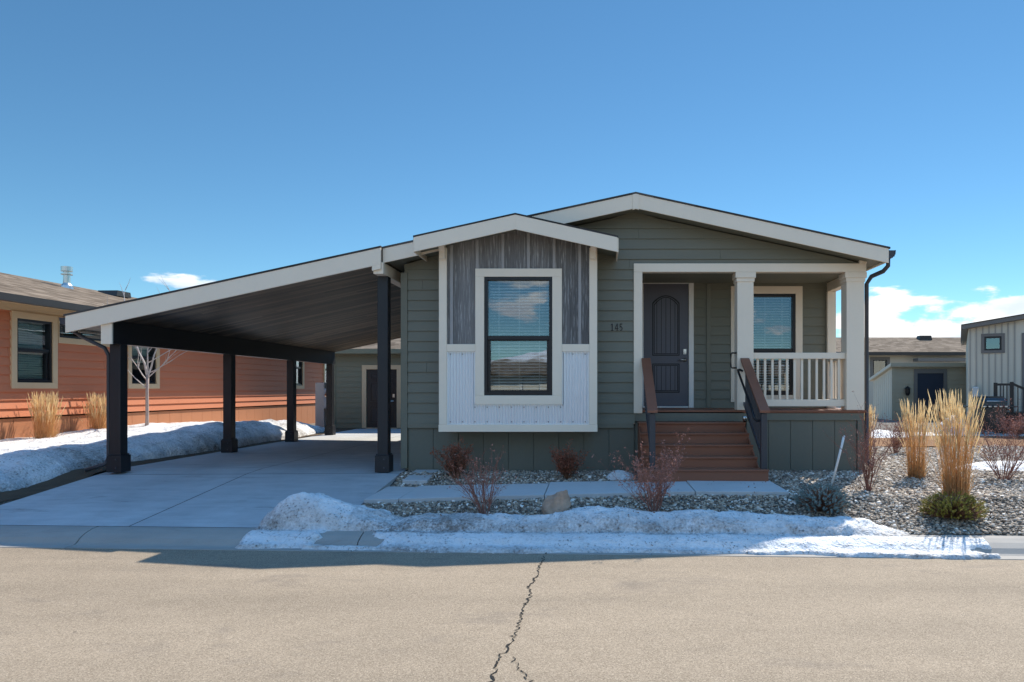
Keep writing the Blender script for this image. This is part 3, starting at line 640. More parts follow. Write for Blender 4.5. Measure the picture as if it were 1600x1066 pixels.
g = MB(); g.quad((-1500, -1500, -0.06), (1500, -1500, -0.06), (1500, 1500, -0.06), (-1500, 1500, -0.06))
struct(build('ground', g, m_soil))
def grid(xs, ys, zf, cull=None):
    mb = MB(); nx_, ny_ = len(xs), len(ys)
    mb.v = [(x, y, zf(x, y)) for y in ys for x in xs]
    for j in range(ny_-1):
        for i in range(nx_-1):
            if cull and cull(0.5*(xs[i]+xs[i+1]), 0.5*(ys[j]+ys[j+1])): continue
            mb.f.append((j*nx_+i, j*nx_+i+1, (j+1)*nx_+i+1, (j+1)*nx_+i)); mb.m.append(0)
    return mb
# yard: rows follow the kerb line
ss = [0.42, 0.6, 0.8, 1.0, 1.2, 1.4, 1.7, 2.0, 2.35, 2.7, 3.5, 5, 8, 14, 25, 45, 70]
xs_ = [-60, -30, -15, -10, -9, -8.2, -7.21, -7.19, -6, -5, -4, -3.2, -2.83, -2.80, -2.5]+[-2+0.5*i for i in range(23)]+[12, 15, 22, 40, 60]
yb = MB(); nn = len(xs_)
yb.v = [(x, Yc(x)+s, float(gz(x, Yc(x)+s))-(0.02 if s > 0.5 else 0.03)-(0.16 if -7.2 < x < -2.805 else 0)) for s in ss for x in xs_]
yb.f = [(j*nn+i, j*nn+i+1, (j+1)*nn+i+1, (j+1)*nn+i) for j in range(len(ss)-1) for i in range(nn-1)]; yb.m = [0]*len(yb.f)
struct(build('yard', yb, m_bed, smooth=True))
rd = MB(); rd.quad((-60, -4.2, 0), (60, -4.2, 0), (60, Yc(60), 0), (-60, Yc(-60), 0)); struct(build('road', rd, m_asph))
# rolled kerb with joints
prof = [(0.0, -0.05), (0.0, 0.006), (0.12, 0.008), (0.15, 0.02), (0.20, 0.062), (0.28, 0.098), (0.37, 0.122), (0.46, 0.130), (0.46, -0.02)]
kb = MB(); edges = [-30, -20, -14]+[-11.2+2.93*i for i in range(10)]+[22, 40]
for a, b in zip(edges, edges[1:]):
    a2, b2 = a+0.006, b-0.006; n = len(prof)
    kb.add([(a2, Yc(a2)+s, z) for s, z in prof]+[(b2, Yc(b2)+s, z) for s, z in prof], [(i, n+i, n+i+1, i+1) for i in range(n-1)]+[tuple(range(n)), tuple(range(2*n-1, n-1, -1))])
struct(build('kerb', kb, m_curb, bevel=0.004))
# driveway slabs
dv = MB()
def dz_(x, y): return float(np.interp(y-Yc(x), [0.46, 3.15], [0.132, 0.412]))
DXL, DXR = -7.08, -2.79
def slabq(x0, x1, y0, y1, zf, n=4):
    for i in range(n):
        a = y0+(y1-y0)*i/n; b = y0+(y1-y0)*(i+1)/n
        dv.quad((x0, a, zf(x0, a)), (x1, a, zf(x1, a)), (x1, b, zf(x1, b)), (x0, b, zf(x0, b)))
G = 0.007
for x0, x1 in ((DXL-0.06, -5.0), (-5.0, DXR)):
    for a, b in ((None, 9.75), (9.75, 12.6), (12.6, 15.4), (15.4, 18.2), (18.2, 20.45)):
        n = 6
        for i in range(n):
            def yy_(x, t): 
                lo = (Yc(x)+0.462) if a is None else a+G
                return lo+(b-G-lo)*t
            p = [(x0+G, i/n), (x1-G, i/n), (x1-G, (i+1)/n), (x0+G, (i+1)/n)]
            dv.quad(*[(x, yy_(x, t), dz_(x, yy_(x, t))) for x, t in p])
for i in range(8):
    for x in (DXR-G, DXL-0.06+G):
        a, b = Yc(x)+0.47+(17.0-Yc(x)-0.47)*i/8, Yc(x)+0.47+(17.0-Yc(x)-0.47)*(i+1)/8
        dv.quad((x, a, dz_(x, a)-0.001), (x, b, dz_(x, b)-0.001), (x, b, dz_(x, b)-0.2), (x, a, dz_(x, a)-0.2))
dv.box(DXR+G, -1.9, 18.2, 20.45, 0.3, 0.412)
struct(build('driveway', dv, m_drive))
dj = MB()
for x0, x1 in ((DXL-0.05, DXR-0.02),):
    ys = [7.25, 8.0, 9.0, 9.75, 12, 15, 20.4]
    for a, b in zip(ys, ys[1:]):
        fa_ = lambda x: Yc(x)+0.465 if a == 7.25 else a
        dj.quad((x0, fa_(x0), dz_(x0, fa_(x0))-0.012), (x1, fa_(x1), dz_(x1, fa_(x1))-0.012), (x1, b, dz_(x1, b)-0.012), (x0, b, dz_(x0, b)-0.012))
struct(build('driveway_base', dj, paint('joint_dirt', (0.09, 0.085, 0.08), 0.9)))
# front walk
pw = MB()
def wz(x): return 0.284+0.122*min(1, max(0, (x+2.7)/3.6))
for a, b in ((-2.775, -2.36), (-2.35, -0.62), (-0.61, 1.15), (1.16, 2.24)):
    f0, f1 = 8.03-0.04*a, 8.03-0.04*b; k0, k1 = f0+0.95, f1+0.90
    vs = [(a, f0, wz(a)), (b, f1, wz(b)), (b, k1, wz(b)+0.01), (a, k0, wz(a)+0.02)]
    pw.add(vs+[(x, y, z-0.12) for x, y, z in vs], [(0, 1, 2, 3), (0, 4, 5, 1), (1, 5, 6, 2), (3, 2, 6, 7), (0, 3, 7, 4)])
struct(build('path', pw, m_walk, bevel=0.006))
ps = MB(); ps.prism([(9.28, 0.20), (9.97, 0.30), (9.97, 0.425), (9.28, 0.362)], -2.64, -2.3, 'x'); tag(build('splash_block', ps, m_walk, bevel=0.012), 'small grey concrete slab in the gravel against the left corner of the green house', 'paving slab')
# crack across the road
def poly_crack(pts, w, seedv):
    rr = random.Random(seedv); out = []
    P = [Vector((x, y)) for x, y in pts]; dense = []
    for a, b in zip(P, P[1:]):
        n = max(2, int((b-a).length/0.022))
        for i in range(n): dense.append(a.lerp(b, i/n)+Vector((rr.uniform(-.019, .019), rr.uniform(-.010, .010))))
    dense.append(P[-1]); mb = MB()
    L = []; Rr = []
    for i, p in enumerate(dense):
        ww = w*(rr.uniform(0.25, 1.0) if rr.random() < 0.8 else rr.uniform(1.0, 1.7)); L.append((p.x-ww, p.y, 0.004)); Rr.append((p.x+ww, p.y, 0.004))
    n = len(L); mb.add(L+Rr, [(i, n+i, n+i+1, i+1) for i in range(n-1)]); return mb
def rp(px, py): d = 1.6*1067/(py-608); return ((px-932)*d/1067, d)
c = poly_crack([rp(851, 870), rp(842, 885), rp(838, 902), rp(826, 918), rp(829, 932), rp(818, 950), rp(812, 970), rp(808, 985), rp(795, 1010), rp(780, 1030), rp(772, 1050), rp(768, 1080), rp(760, 1200)], 0.0068, 3)
c2 = poly_crack([rp(800, 1028), rp(808, 1042), rp(818, 1052), rp(826, 1062), rp(835, 1080), rp(845, 1150)], 0.0045, 5); c.add(c2.v, c2.f)
struct(build('road_crack', c, m_crack))
kc = MB(); kc.add([(Yc(0)*0+(-0.50), Yc(-.5)-0.02, 0.011), (-0.485, Yc(-.5)-0.02, 0.011), (-0.465, Yc(-.5)+0.12, 0.013), (-0.475, Yc(-.5)+0.12, 0.013)], [(0, 1, 2, 3)]); struct(build('kerb_crack', kc, m_crack))

# soil strip left of the drive, far lawn, far path
sl3 = grid([-8.9+0.1*i for i in range(18)], [7.3+0.25*i for i in range(54)], lambda x, y: float(gz(x, y))-0.002+0.018*fbm(x*3, y*3))
struct(build('soil_strip', sl3, m_soil, smooth=True))
m_lawn = paint('dormant_lawn', (0.27, 0.155, 0.085), 0.95, 0.3, 1.2, bs=50, bd=0.03, bstr=0.8, fine=0.4, spec=0.1)
lw = grid([3.95+0.6*i for i in range(40)], [13.2+0.5*i for i in range(9)], lambda x, y: 0.408+0.008*fbm(x, y)+0.004, cull=lambda x, y: y < 14.3-0.06*(x-4)+0.4*fbm(x*0.7, 3.3))
struct(build('lawn', lw, m_lawn, smooth=True))
fp = MB(); fp.box(4.0, 30, 17.25, 18.6, 0.3, 0.425); struct(build('far_path', fp, m_walk))
fg = MB(); fg.quad((4.0, 18.6, 0.414), (60, 18.6, 0.414), (60, 60, 0.414), (4.0, 60, 0.414)); struct(build('far_yard', fg, m_bed))

# ---------------------------------------------------------------- gravel
def gravel(name, n, region, smin, smax, seedv, stops):
    rg = np.random.default_rng(seedv); t = (1+5**.5)/2
    base = np.array([(-1, t, 0), (1, t, 0), (-1, -t, 0), (1, -t, 0), (0, -1, t), (0, 1, t), (0, -1, -t), (0, 1, -t), (t, 0, -1), (t, 0, 1), (-t, 0, -1), (-t, 0, 1)], float)/math.hypot(1, t)
    tri = np.array([(0, 11, 5), (0, 5, 1), (0, 1, 7), (0, 7, 10), (0, 10, 11), (1, 5, 9), (5, 11, 4), (11, 10, 2), (10, 7, 6), (7, 1, 8), (3, 9, 4), (3, 4, 2), (3, 2, 6), (3, 6, 8), (3, 8, 9), (4, 9, 5), (2, 4, 11), (6, 2, 10), (8, 6, 7), (9, 8, 1)])
    P = []
    while len(P) < n:
        q = region(rg, n); P = q if len(P) == 0 else np.vstack([P, q])
    P = P[:n]; z = gz(P[:, 0], P[:, 1])
    s = rg.uniform(smin, smax, n)*rg.choice([0.6, 0.8, 1.0, 1.0, 1.3, 1.8], n)
    sc3 = np.stack([s*rg.uniform(.8, 1.5, n), s*rg.uniform(.7, 1.1, n), s*rg.uniform(.45, .8, n)], 1)
    v = base[None]*(1+rg.uniform(-.22, .22, (n, 12, 1)))*sc3[:, None, :]
    ang = rg.uniform(0, 6.28, n); ti = rg.uniform(-.5, .5, n)
    ca, sa, ct, st_ = np.cos(ang), np.sin(ang), np.cos(ti), np.sin(ti)
    x, y, zz = v[..., 0], v[..., 1], v[..., 2]
    x, zz = x*ct[:, None]-zz*st_[:, None], x*st_[:, None]+zz*ct[:, None]
    x, y = x*ca[:, None]-y*sa[:, None], x*sa[:, None]+y*ca[:, None]
    v = np.stack([x+P[:, None, 0], y+P[:, None, 1], zz+(z+s*0.15-0.012)[:, None]], -1).reshape(-1, 3)
    f = (tri[None]+(np.arange(n)*12)[:, None, None]).reshape(-1, 3)
    me = bpy.data.meshes.new(name); me.vertices.add(len(v)); me.vertices.foreach_set('co', v.ravel()); me.loops.add(f.size); me.loops.foreach_set('vertex_index', f.ravel().astype(np.int32))
    me.polygons.add(len(f)); me.polygons.foreach_set('loop_start', np.arange(len(f), dtype=np.int32)*3); me.update(calc_edges=True); me.validate()
    m, nt, b = newmat(name+'_stone', 0.8, 0, 0.3); ge = nt.nodes.new('ShaderNodeNewGeometry'); rn = ge.outputs['Random Per Island']
    col = ramp(nt, rn, stops); n2 = noise(nt, coord(nt), 60, 3, 0.6); ff = M(nt, 'ADD', 1.0, M(nt, 'MULTIPLY', n2, 0.65))
    nt.links.new(mixc(nt, 1.0, col, comb(nt, ff, ff, ff), 'MULTIPLY'), b.inputs['Base Color'])
    o = link_mesh(name, me, m); o['kind'] = 'stuff'; return o
def reg_front(rg, n):
    x = rg.uniform(-2.77, 4.3, n); y = rg.uniform(6.9, 10.0, n); s = y-Yc(x); f0 = 8.03-0.04*x
    ok = (s > 0.5) & ~((y > f0-0.01) & (y < f0+0.96) & (x < 2.26)) & ~((x > 0.52) & (x < 2.2) & (y > 8.74)) & ~((x < -2.6) & (s < 0.6))
    return np.stack([x, y], 1)[ok]
def reg_right(rg, n):
    x = rg.uniform(3.9, 11.5, n); y = 6.6+rg.power(1.0, n)*8.2; s = y-Yc(x)
    ok = (s > 0.48) & (x < 1.0+y*0.72) & ~((y < 10) & (x < 4.28)) & (y < 14.4-0.06*(x-4)+0.3*np.sin(x*1.7))
    return np.stack([x, y], 1)[ok]
ST = [(0.0, (0.095, 0.078, 0.063)), (0.25, (0.175, 0.142, 0.110)), (0.50, (0.275, 0.22, 0.165)), (0.74, (0.36, 0.29, 0.215)), (0.90, (0.45, 0.40, 0.34)), (1.0, (0.70, 0.66, 0.59))]
o = gravel('gravel', 32000, reg_front, 0.008, 0.016, 1, ST); o['label'] = 'grey and tan gravel filling the beds in front of the house'
o = gravel('gravel', 68000, reg_right, 0.008, 0.0165, 2, ST); o['label'] = 'sunlit gravel bed to the right of the house'

# ---------------------------------------------------------------- snow
def snow_mat():
    m, nt, b = newmat('old_snow', 0.55, 0, 0.3); v = coord(nt)
    n1 = noise(nt, v, 2.2, 6, 0.65); n2 = noise(nt, v, 38, 4, 0.65); n3 = noise(nt, v, 7, 5, 0.7)
    c = ramp(nt, n1, [(0.3, (0.72, 0.72, 0.71)), (0.6, (0.87, 0.87, 0.86))])
    at = nt.nodes.new('ShaderNodeAttribute'); at.attribute_name = 'dirt'
    dirt = M(nt, 'MULTIPLY', sstep(nt, n2, 0.54, 0.66), sstep(nt, n3, 0.42, 0.58)); c = mixc(nt, M(nt, 'MULTIPLY', dirt, 0.85), c, (0.10, 0.08, 0.065))
    c = mixc(nt, M(nt, 'MULTIPLY', sstep(nt, noise(nt, v, 3.1, 5, 0.7), 0.50, 0.72), 0.42), c, (0.40, 0.35, 0.30))
    dd = M(nt, 'MULTIPLY', at.outputs['Fac'], sstep(nt, M(nt, 'ADD', M(nt, 'MULTIPLY', n2, 0.5), M(nt, 'MULTIPLY', n3, 0.5)), 0.33, 0.58))
    c = mixc(nt, M(nt, 'MULTIPLY', dd, 0.88), c, (0.17, 0.14, 0.115))
    nt.links.new(c, b.inputs['Base Color'])
    nt.links.new(bump(nt, n2, 0.8, 0.02, bump(nt, n3, 0.9, 0.07)), b.inputs['Normal'])
    return m
m_snow = snow_mat()
CR = [(383, 838), (395, 822), (412, 802), (432, 785), (448, 772), (470, 768), (500, 773), (522, 783), (545, 792), (575, 802), (595, 812), (615, 815), (640, 808), (680, 803), (720, 806), (760, 803), (810, 804), (850, 803), (880, 797), (930, 792), (980, 793), (1015, 800), (1050, 799), (1080, 795), (1130, 797), (1180, 797), (1230, 803), (1275, 799), (1300, 804), (1350, 808), (1400, 822), (1425, 838), (1440, 850), (1512, 860)]
def crest_tables():
    X, Z = [], []
    for px, py in CR:
        d = 7.15 if px > 560 else 7.25
        X.append((px-932)*d/1067); Z.append(1.6-(py-608)*d/1067)
    return np.array(X), np.array(Z)
CX, CZ = crest_tables()
def bank_z(x, y):
    s = y-Yc(x); zc = float(np.interp(x, CX, CZ)); gnd = float(gz(x, y)) if s > 0.46 else float(np.interp(s, [p[0] for p in prof[1:8]], [p[1] for p in prof[1:8]]))
    inside = float(np.interp(x, [CX[0]-0.05, CX[0]+0.15, CX[-1]-0.08, CX[-1]], [0, 1, 1, 0]))
    w = 0.50 if x > -2.3 else 0.50+0.28*min(1, (-2.3-x)/0.5)
    sc_ = 0.62+0.05*math.sin(x*2.1)+0.05*fbm(x*1.3, 0.5)
    rise = float(np.interp(s, [0.37, 0.42, 0.50, sc_], [0, 0.48, 0.78, 1.0])); fall = float(np.interp(s, [sc_, sc_+w*0.4, sc_+w*0.75, sc_+w], [1, 0.75, 0.25, -0.25]))
    up = min(rise, fall); base = float(gz(x, Yc(x)+0.6))-0.03
    z = base+(zc-base)*up-0.02 if up > 0 else gnd-0.08
    if fall <= 0: z = gnd-0.08
    # lower shelf on the kerb
    if s < 0.42:
        xw = x+0.30*fbm(x*2.0, s*7.0, 5.5)+0.35*(s-0.2)
        on = float(np.interp(xw, [CX[0]-0.02, CX[0]+0.1, -2.98, -2.72, -2.36, -2.08, CX[-1]-0.1, CX[-1]], [0, 1, 1, 0.0, 0.0, 1, 1, 0]))
        edge = 0.035+0.03*math.sin(x*1.4)+0.04*fbm(x*2.2, 7.7)+(1-on)*0.5
        if -3.0 < x < -2.0:   # bare kerb: only a thin ribbon of snow lies on the pan
            rib = float(np.interp(s, [0.02+0.02*fbm(x*3, 1), 0.045+0.02*fbm(x*3, 1), 0.12+0.03*fbm(x*4, 2), 0.16+0.03*fbm(x*4, 2)], [-0.08, 0.032, 0.03, -0.08])); k_ = min(1, max(0, (-2.0-x)/0.35, 0)); on2 = float(np.interp(x, [-2.95, -2.8], [0, 1]))
            z = max(z, gnd+rib if on2 > 0.02 else z)
        sh = float(np.interp(s, [edge-0.02, edge+0.012, edge+0.10, 0.34, 0.385], [-0.08, 0.028, 0.040, 0.020, -0.015]))
        z = max(gnd+sh*on-(0.08 if on < 0.05 else 0), z)
    n = 0.036*fbm(x*3.3, y*4.3, 1.0, 5)+0.020*fbm(x*8, y*11, 2.0, 5)+0.009*abs(fbm(x*20, y*22, 3.0, 3))
    return z+n*((1 if s > 0.42 else 0.4) if z > gnd else 0)-(1-inside)*0.15
bx = [-4.0+0.03*i for i in range(int(8.05/0.03))]
mbk = MB(); svals = [-0.02+0.024*i for i in range(72)]; nbx = len(bx)
mbk.v = [(x, Yc(x)+s, bank_z(x, Yc(x)+s)) for s in svals for x in bx]
mbk.f = [(j*nbx+i, j*nbx+i+1, (j+1)*nbx+i+1, (j+1)*nbx+i) for j in range(len(svals)-1) for i in range(nbx-1)]; mbk.m = [0]*len(mbk.f)
def trim_under(mb, gf):
    keep = [f for f in mb.f if any(mb.v[i][2] > gf(mb.v[i][0], mb.v[i][1])-0.05 for i in f)]
    used = sorted({i for f in keep for i in f}); mp = {k: n for n, k in enumerate(used)}
    mb.v = [mb.v[i] for i in used]; mb.f = [tuple(mp[i] for i in f) for f in keep]; mb.m = [0]*len(mb.f); return mb
def gk(x, y):
    s = y-Yc(x); return float(gz(x, y)) if s > 0.46 else float(np.interp(s, [p[0] for p in prof[1:8]], [p[1] for p in prof[1:8]]))
trim_under(mbk, gk)
def dirt_attr(o, fn):
    a = o.data.attributes.new('dirt', 'FLOAT', 'POINT'); a.data.foreach_set('value', [float(fn(*v.co)) for v in o.data.vertices]); return o
def kd(x, y, z):
    s = y-Yc(x); q = float(np.interp(s, [0.0, 0.08, 0.16, 0.30, 0.36, 0.42, 0.50, 0.60, 0.9, 1.05], [0.75, 0.45, 0.08, 0.15, 0.9, 0.9, 0.5, 0.08, 0.12, 0.7]))
    return min(1, max(0, q*(0.75+0.9*fbm(x*0.9, 3.0)) + (0.45 if -2.6 < x < -1.2 and 0.3 < s < 0.8 else 0)))
tag(dirt_attr(build('snow_bank', mbk, m_snow, smooth=True), kd), 'long low bank of old snow along the kerb in front of the green house', 'snow bank')
# left bank beside the orange house
def lb(x, y):
    cz_ = float(np.interp(y, [7, 9.3, 11.5, 13.2, 14.7, 17.0, 18.6, 19.8, 21.0], [0.29, 0.30, 0.31, 0.38, 0.46, 0.40, 0.31, 0.16, -0.1]))
    xr = float(np.interp(y, [7, 8.6, 10.2, 13.4, 17, 19, 20.5, 21.5], [-7.72, -7.74, -7.72, -7.40, -7.42, -7.6, -7.9, -8.6]))+0.10*fbm(y*0.9, 1.1)+0.06*fbm(y*4, 2.2)
    t = (xr-x); p = float(np.interp(t, [-0.1, 0.0, 0.05, 0.25, 0.45, 0.65, 1.4, 3.0], [-0.4, 0.0, 0.30, 0.66, 0.86, 1.0, 0.96, 0.88]))
    return float(gz(x, y))+cz_*p+(0.05*fbm(x*1.5, y*1.5, 4)+(0.08*fbm(x*2.4, y*2.4, 5)+0.035*fbm(x*8, y*8, 6))*max(0.2, 1-t*0.9))*(min(1, max(0, t*3)))-0.01
lbm = grid([-10.8+0.05*i for i in range(73)], [6.9+0.06*i for i in range(246)], lb); trim_under(lbm, lambda x, y: float(gz(x, y)))
tag(dirt_attr(build('snow_bank', lbm, m_snow, smooth=True), lambda x, y, z: min(1, max(0, 0.25+0.9*fbm(x*0.8, y*0.8, 9)+0.5*max(0, 1-(z-0.38)/0.2))) if x > -8.3 else 0.05), 'broad snow bank between the driveway edge and the orange house', 'snow bank')
def snow_patch(cx, cy, rx, ry, h, label, seedv, name='snow_patch', g0=None):
    def f(x, y):
        r = math.hypot((x-cx)/rx, (y-cy)/ry)+0.25*fbm(x*1.7+seedv, y*1.7)+0.1*fbm(x*6, y*6+seedv); gg = float(gz(x, y)) if g0 is None else g0
        return gg-0.03+(h+0.03)*(1-r*r)+0.01*fbm(x*7, y*7)
    n = 44; mb = grid([cx-1.4*rx+2.8*rx*i/n for i in range(n+1)], [cy-1.4*ry+2.8*ry*i/n for i in range(n+1)], f)
    trim_under(mb, (lambda x, y: float(gz(x, y))+0.03) if g0 is None else (lambda x, y: g0+0.03))
    return tag(build(name, mb, m_snow, smooth=True), label, 'snow')
snow_patch(6.35, 10.3, 1.0, 0.42, 0.10, 'white snow patch behind the bare red shrub at the right edge of the photo', 3.1)
snow_patch(7.0, 17.3, 0.9, 0.7, 0.16, 'small snow heap between the green house corner and the tan shed', 8.2)
snow_patch(0.32, 9.35, 0.22, 0.2, 0.10, 'small snow lump on the gravel left of the front steps', 5.5)
snow_patch(9.5, 18.1, 0.55, 0.4, 0.48, 'snow heap left of the black barbecue grill', 1.4, g0=0.42)

# ================================================================ ORANGE HOUSE (left), local x along its long wall, wall faces -y
m_or = paint('orange_siding', (0.52, 0.180, 0.085), 0.6, 0.10, 1.2, (0.4, 1, 4), 30, 0.002, 0.3)
m_or2 = paint('orange_skirting', (0.43, 0.180, 0.085), 0.6, 0.10, 1.2, bs=30)
m_tan = paint('tan_trim', (0.56, 0.42, 0.26), 0.55, 0.06, 2.0)
m_gutter = paint('dark_gutter', (0.03, 0.027, 0.025), 0.4)
m_sage = paint('sage_blind', (0.80, 0.86, 0.70), 0.6, 0.04)
TH = R(2.2); OX, OY = -10.62, 8.0
oh = thing('house', 'orange lap-sided house with tan window trim and brown shingle roof beyond the snow bank', 'house', (OX, OY, 0.41), R(90)-TH)
def ox(Y): return (Y-OY)
b = 0.41
wins = [(12.28, 13.05, 1.72, 2.88, 2.32), (13.20, 14.75, 2.60, 2.88, None), (15.15, 15.95, 1.72, 2.88, 2.32), (22.5, 23.25, 1.72, 2.88, 2.32), (25.0, 25.9, 1.72, 2.88, 2.32)]
ops = [(ox(a), ox(c), d-b, e-b) for a, c, d, e, _ in wins]
w1 = MB(); lap(w1, -8, 22, 1.70-b, 3.14-b, 0.0, 0.16, 0.026, ops); 
lap(w1, -8, 22, 1.10-b, 1.70-b, -0.012, 0.15, 0.03)
build('wall', w1, m_or, oh, world=False)
w2 = MB(); w2.box(-8, 22, 1.0, 7.4, -0.1, 2.6); w2.box(-8, 22, 0.03, 7.4, -0.1, 0.65)
w2.prism([(0.03, 2.73), (7.4, 2.73), (3.7, 3.65)], -8, -7.9, 'x'); w2.prism([(0.03, 2.73), (7.4, 2.73), (3.7, 3.65)], 21.9, 22, 'x')
w2.box(-8, -7.9, 0.03, 1.0, 0.65, 2.73); w2.box(21.9, 22, 0.03, 1.0, 0.65, 2.73)
build('core_wall', w2, m_or, oh, world=False)
w3 = MB(); skirt(w3, -8, 22, -0.1, 0.66, 0.0, 0.42); build('skirting', w3, m_or2, oh, world=False)
w4 = MB(); w4.box(-8, 22, -0.028, 0.02, 2.59, 2.73); w4.box(-8.2, 22.2, -0.62, 0.03, 2.731, 2.75); build('frieze', w4, m_tan, oh, world=False)
for i, (a, c, d, e, mz) in enumerate(wins):
    t = (0.11, 0.11, 0.12, 0.11) if i != 1 else (0.02, 0.1, 0.12, 0.11)
    window(oh, ox(a), ox(c), d-b, e-b, 0.0, t, m_tan, midz=(mz-b) if mz else None, blind=1.0 if i == 0 else 0.6, closed=True, mbl=m_sage, w=False, trim_y=0.045, slats=(i != 1))
oz = lambda y: 2.79+0.262*(y+0.66) if y < 3.7 else 2.79+0.262*(4.36)-0.262*(y-3.7)
w5 = MB(); w5.prism([(-0.66, oz(-0.66)-0.04), (3.7, oz(3.7)-0.04), (3.7, oz(3.7)), (-0.66, oz(-0.66))], -8.3, 22.3, 'x'); w5.prism([(3.7, oz(3.7)-0.04), (7.8, oz(7.8)-0.04), (7.8, oz(7.8)), (3.7, oz(3.7))], -8.3, 22.3, 'x')
orf = build('roof', w5, m_shb, oh, world=False)
w5 = MB(); w5.box(-8.3, 22.3, -0.78, -0.665, 2.65, 2.775); build('gutter', w5, m_gutter, oh, world=False)
# metal flue and low vent on the roof
fx, fy = ox(17.05)-0.35, 2.75
vz = oz(fy)
fl = MB(); fk = 0.72; fl.lathe([(r_*fk, vz+(z_-vz)*0.92) for r_, z_ in [(0.2, vz-0.08), (0.17, vz+0.05), (0.12, vz+0.10), (0.105, vz+0.12), (0.105, vz+0.34), (0.17, vz+0.345), (0.17, vz+0.375), (0.10, vz+0.38), (0.10, vz+0.43), (0.17, vz+0.435), (0.17, vz+0.56), (0.0, vz+0.58)]], fx, fy, 18)
fo = build('flue', fl, m_silver, orf, world=False); fo['label'] = 'silver metal flue with cap'
sv = MB(); sx, sy = fx+2.0, 3.1; vz = oz(sy); sv.prism([(sx-0.28, vz-0.05), (sx+0.28, vz-0.05), (sx+0.24, vz+0.10), (sx-0.24, vz+0.10)], sy-0.3, sy+0.25); build('roof_vent', sv, m_gutter, orf, world=False)

# ================================================================ GREEN SHED behind the carport
m_green3 = paint('olive_siding', (0.175, 0.172, 0.115), 0.6, 0.08, 1.3, (0.5, 1, 4), 30)
SY = 20.5; k = SY/1067
sx0, sx1 = (518-932)*k, -1.2
shed = thing('garden_shed', 'olive green shed with tan door trim behind the carport', 'shed', (-5.0, SY, 0.41))
s1 = MB(); lap(s1, sx0, sx1, 0.42, 2.68, SY, 0.155, 0.014, [((573-932)*k, (620-932)*k, 0.40, 2.19)]); build('wall', s1, m_green3, shed)
s2 = MB(); s2.box(sx0, sx1, SY+0.1, SY+3.4, 0.35, 2.66); s2.box(sx0-0.02, sx0+0.13, SY-0.025, SY+0.099, 0.42, 2.60); s2.box(sx0-0.02, sx1, SY-0.03, SY+0.09, 2.601, 2.75); build('shed_trim', s2, m_green3, shed, bevel=0.003)
s3 = MB(); s3.prism([(SY-0.3, 2.74), (SY+1.8, 3.34), (SY+1.8, 3.38), (SY-0.3, 2.79)], sx0-0.25, sx1, 'x'); s3.prism([(SY+1.8, 3.34), (SY+3.7, 2.80), (SY+3.7, 2.84), (SY+1.8, 3.38)], sx0-0.25, sx1, 'x')
sr = build('roof', s3, m_shb, shed)
s4 = MB(); s4.box(sx0-0.25, sx1, SY-0.325, SY-0.301, 2.65, 2.785); build('fascia', s4, m_green3, sr)
d0, d1 = (573-932)*k, (620-932)*k
s5 = MB(); s5.box(d0, d1, SY-0.005, SY+0.06, 0.44, 2.19); sdoor = build('door', s5, m_black, shed)
m_pan = paint('door_panel_dark', (0.022, 0.021, 0.024), 0.45)
s6 = MB(); wdt = d1-d0
for c0, c1 in ((0.12, 0.46), (0.54, 0.88)):
    for z0, z1 in ((0.58, 1.10), (1.22, 1.80), (1.90, 2.08)): frame_box(s6, d0+wdt*c0, d0+wdt*c1, z0, z1, (0.02,)*4, SY-0.02, SY-0.006); s6.box(d0+wdt*c0+0.06, d0+wdt*c1-0.06, SY-0.016, SY-0.006, z0+0.06, z1-0.06)
build('door_panel', s6, m_pan, sdoor, bevel=0.003)
s7 = MB(); frame_box(s7, d0-0.135, d1+0.135, 0.43, 2.32, (0.13, 0.13, 0.13, 0), SY-0.04, SY+0.02); s7.box(d0, d1, SY-0.05, SY+0.02, 0.41, 0.439); build('door_trim', s7, m_tan, sdoor, bevel=0.003)
s8 = MB(); s9 = MB(); s9.box(d1-0.12, d1-0.06, SY-0.03, SY-0.006, 1.35, 1.45); build('deadbolt', s9, m_silver, sdoor); s8.tube([(d1-0.09, SY-0.03, 1.24), (d1-0.09, SY-0.06, 1.24), (d1-0.2, SY-0.06, 1.235)], 0.014, 6); build('door_handle', s8, m_silver, sdoor)
# utility pedestal with meter box
ux = (502-932)*21.2/1067
up = thing('utility_pedestal', 'pale grey utility post with meter box near the far end of the orange house', 'utility post', (ux, 21.2, 0.41))
u1 = MB(); u1.box(ux-0.16, ux+0.12, 21.12, 21.3, 0.36, 1.80); build('post', u1, paint('grey_post', (0.42, 0.40, 0.37), 0.6), up, bevel=0.01)
u2 = MB(); u2.box(ux+0.121, ux+0.45, 21.05, 21.3, 1.0, 1.62); u2.box(ux+0.14, ux+0.43, 21.03, 21.049, 1.03, 1.59); mbx = build('meter_box', u2, paint('grey_box', (0.36, 0.38, 0.39), 0.45), up, bevel=0.01)
u3 = MB(); u3.lathe([(0, 0), (0.1, 0), (0.1, 0.06), (0.07, 0.1), (0, 0.11)], 0, 0, 16); u3.v = [(ux+0.285+x, 21.03-z, 1.42+y) for x, y, z in u3.v]; build('meter', u3, m_silver, mbx, smooth=True)
u4 = MB(); u4.tube([(ux+0.28, 21.2, 1.0), (ux+0.28, 21.2, 0.38)], 0.035, 8); build('conduit', u4, paint('conduit_grey', (0.3, 0.3, 0.3), 0.5), up, smooth=True)

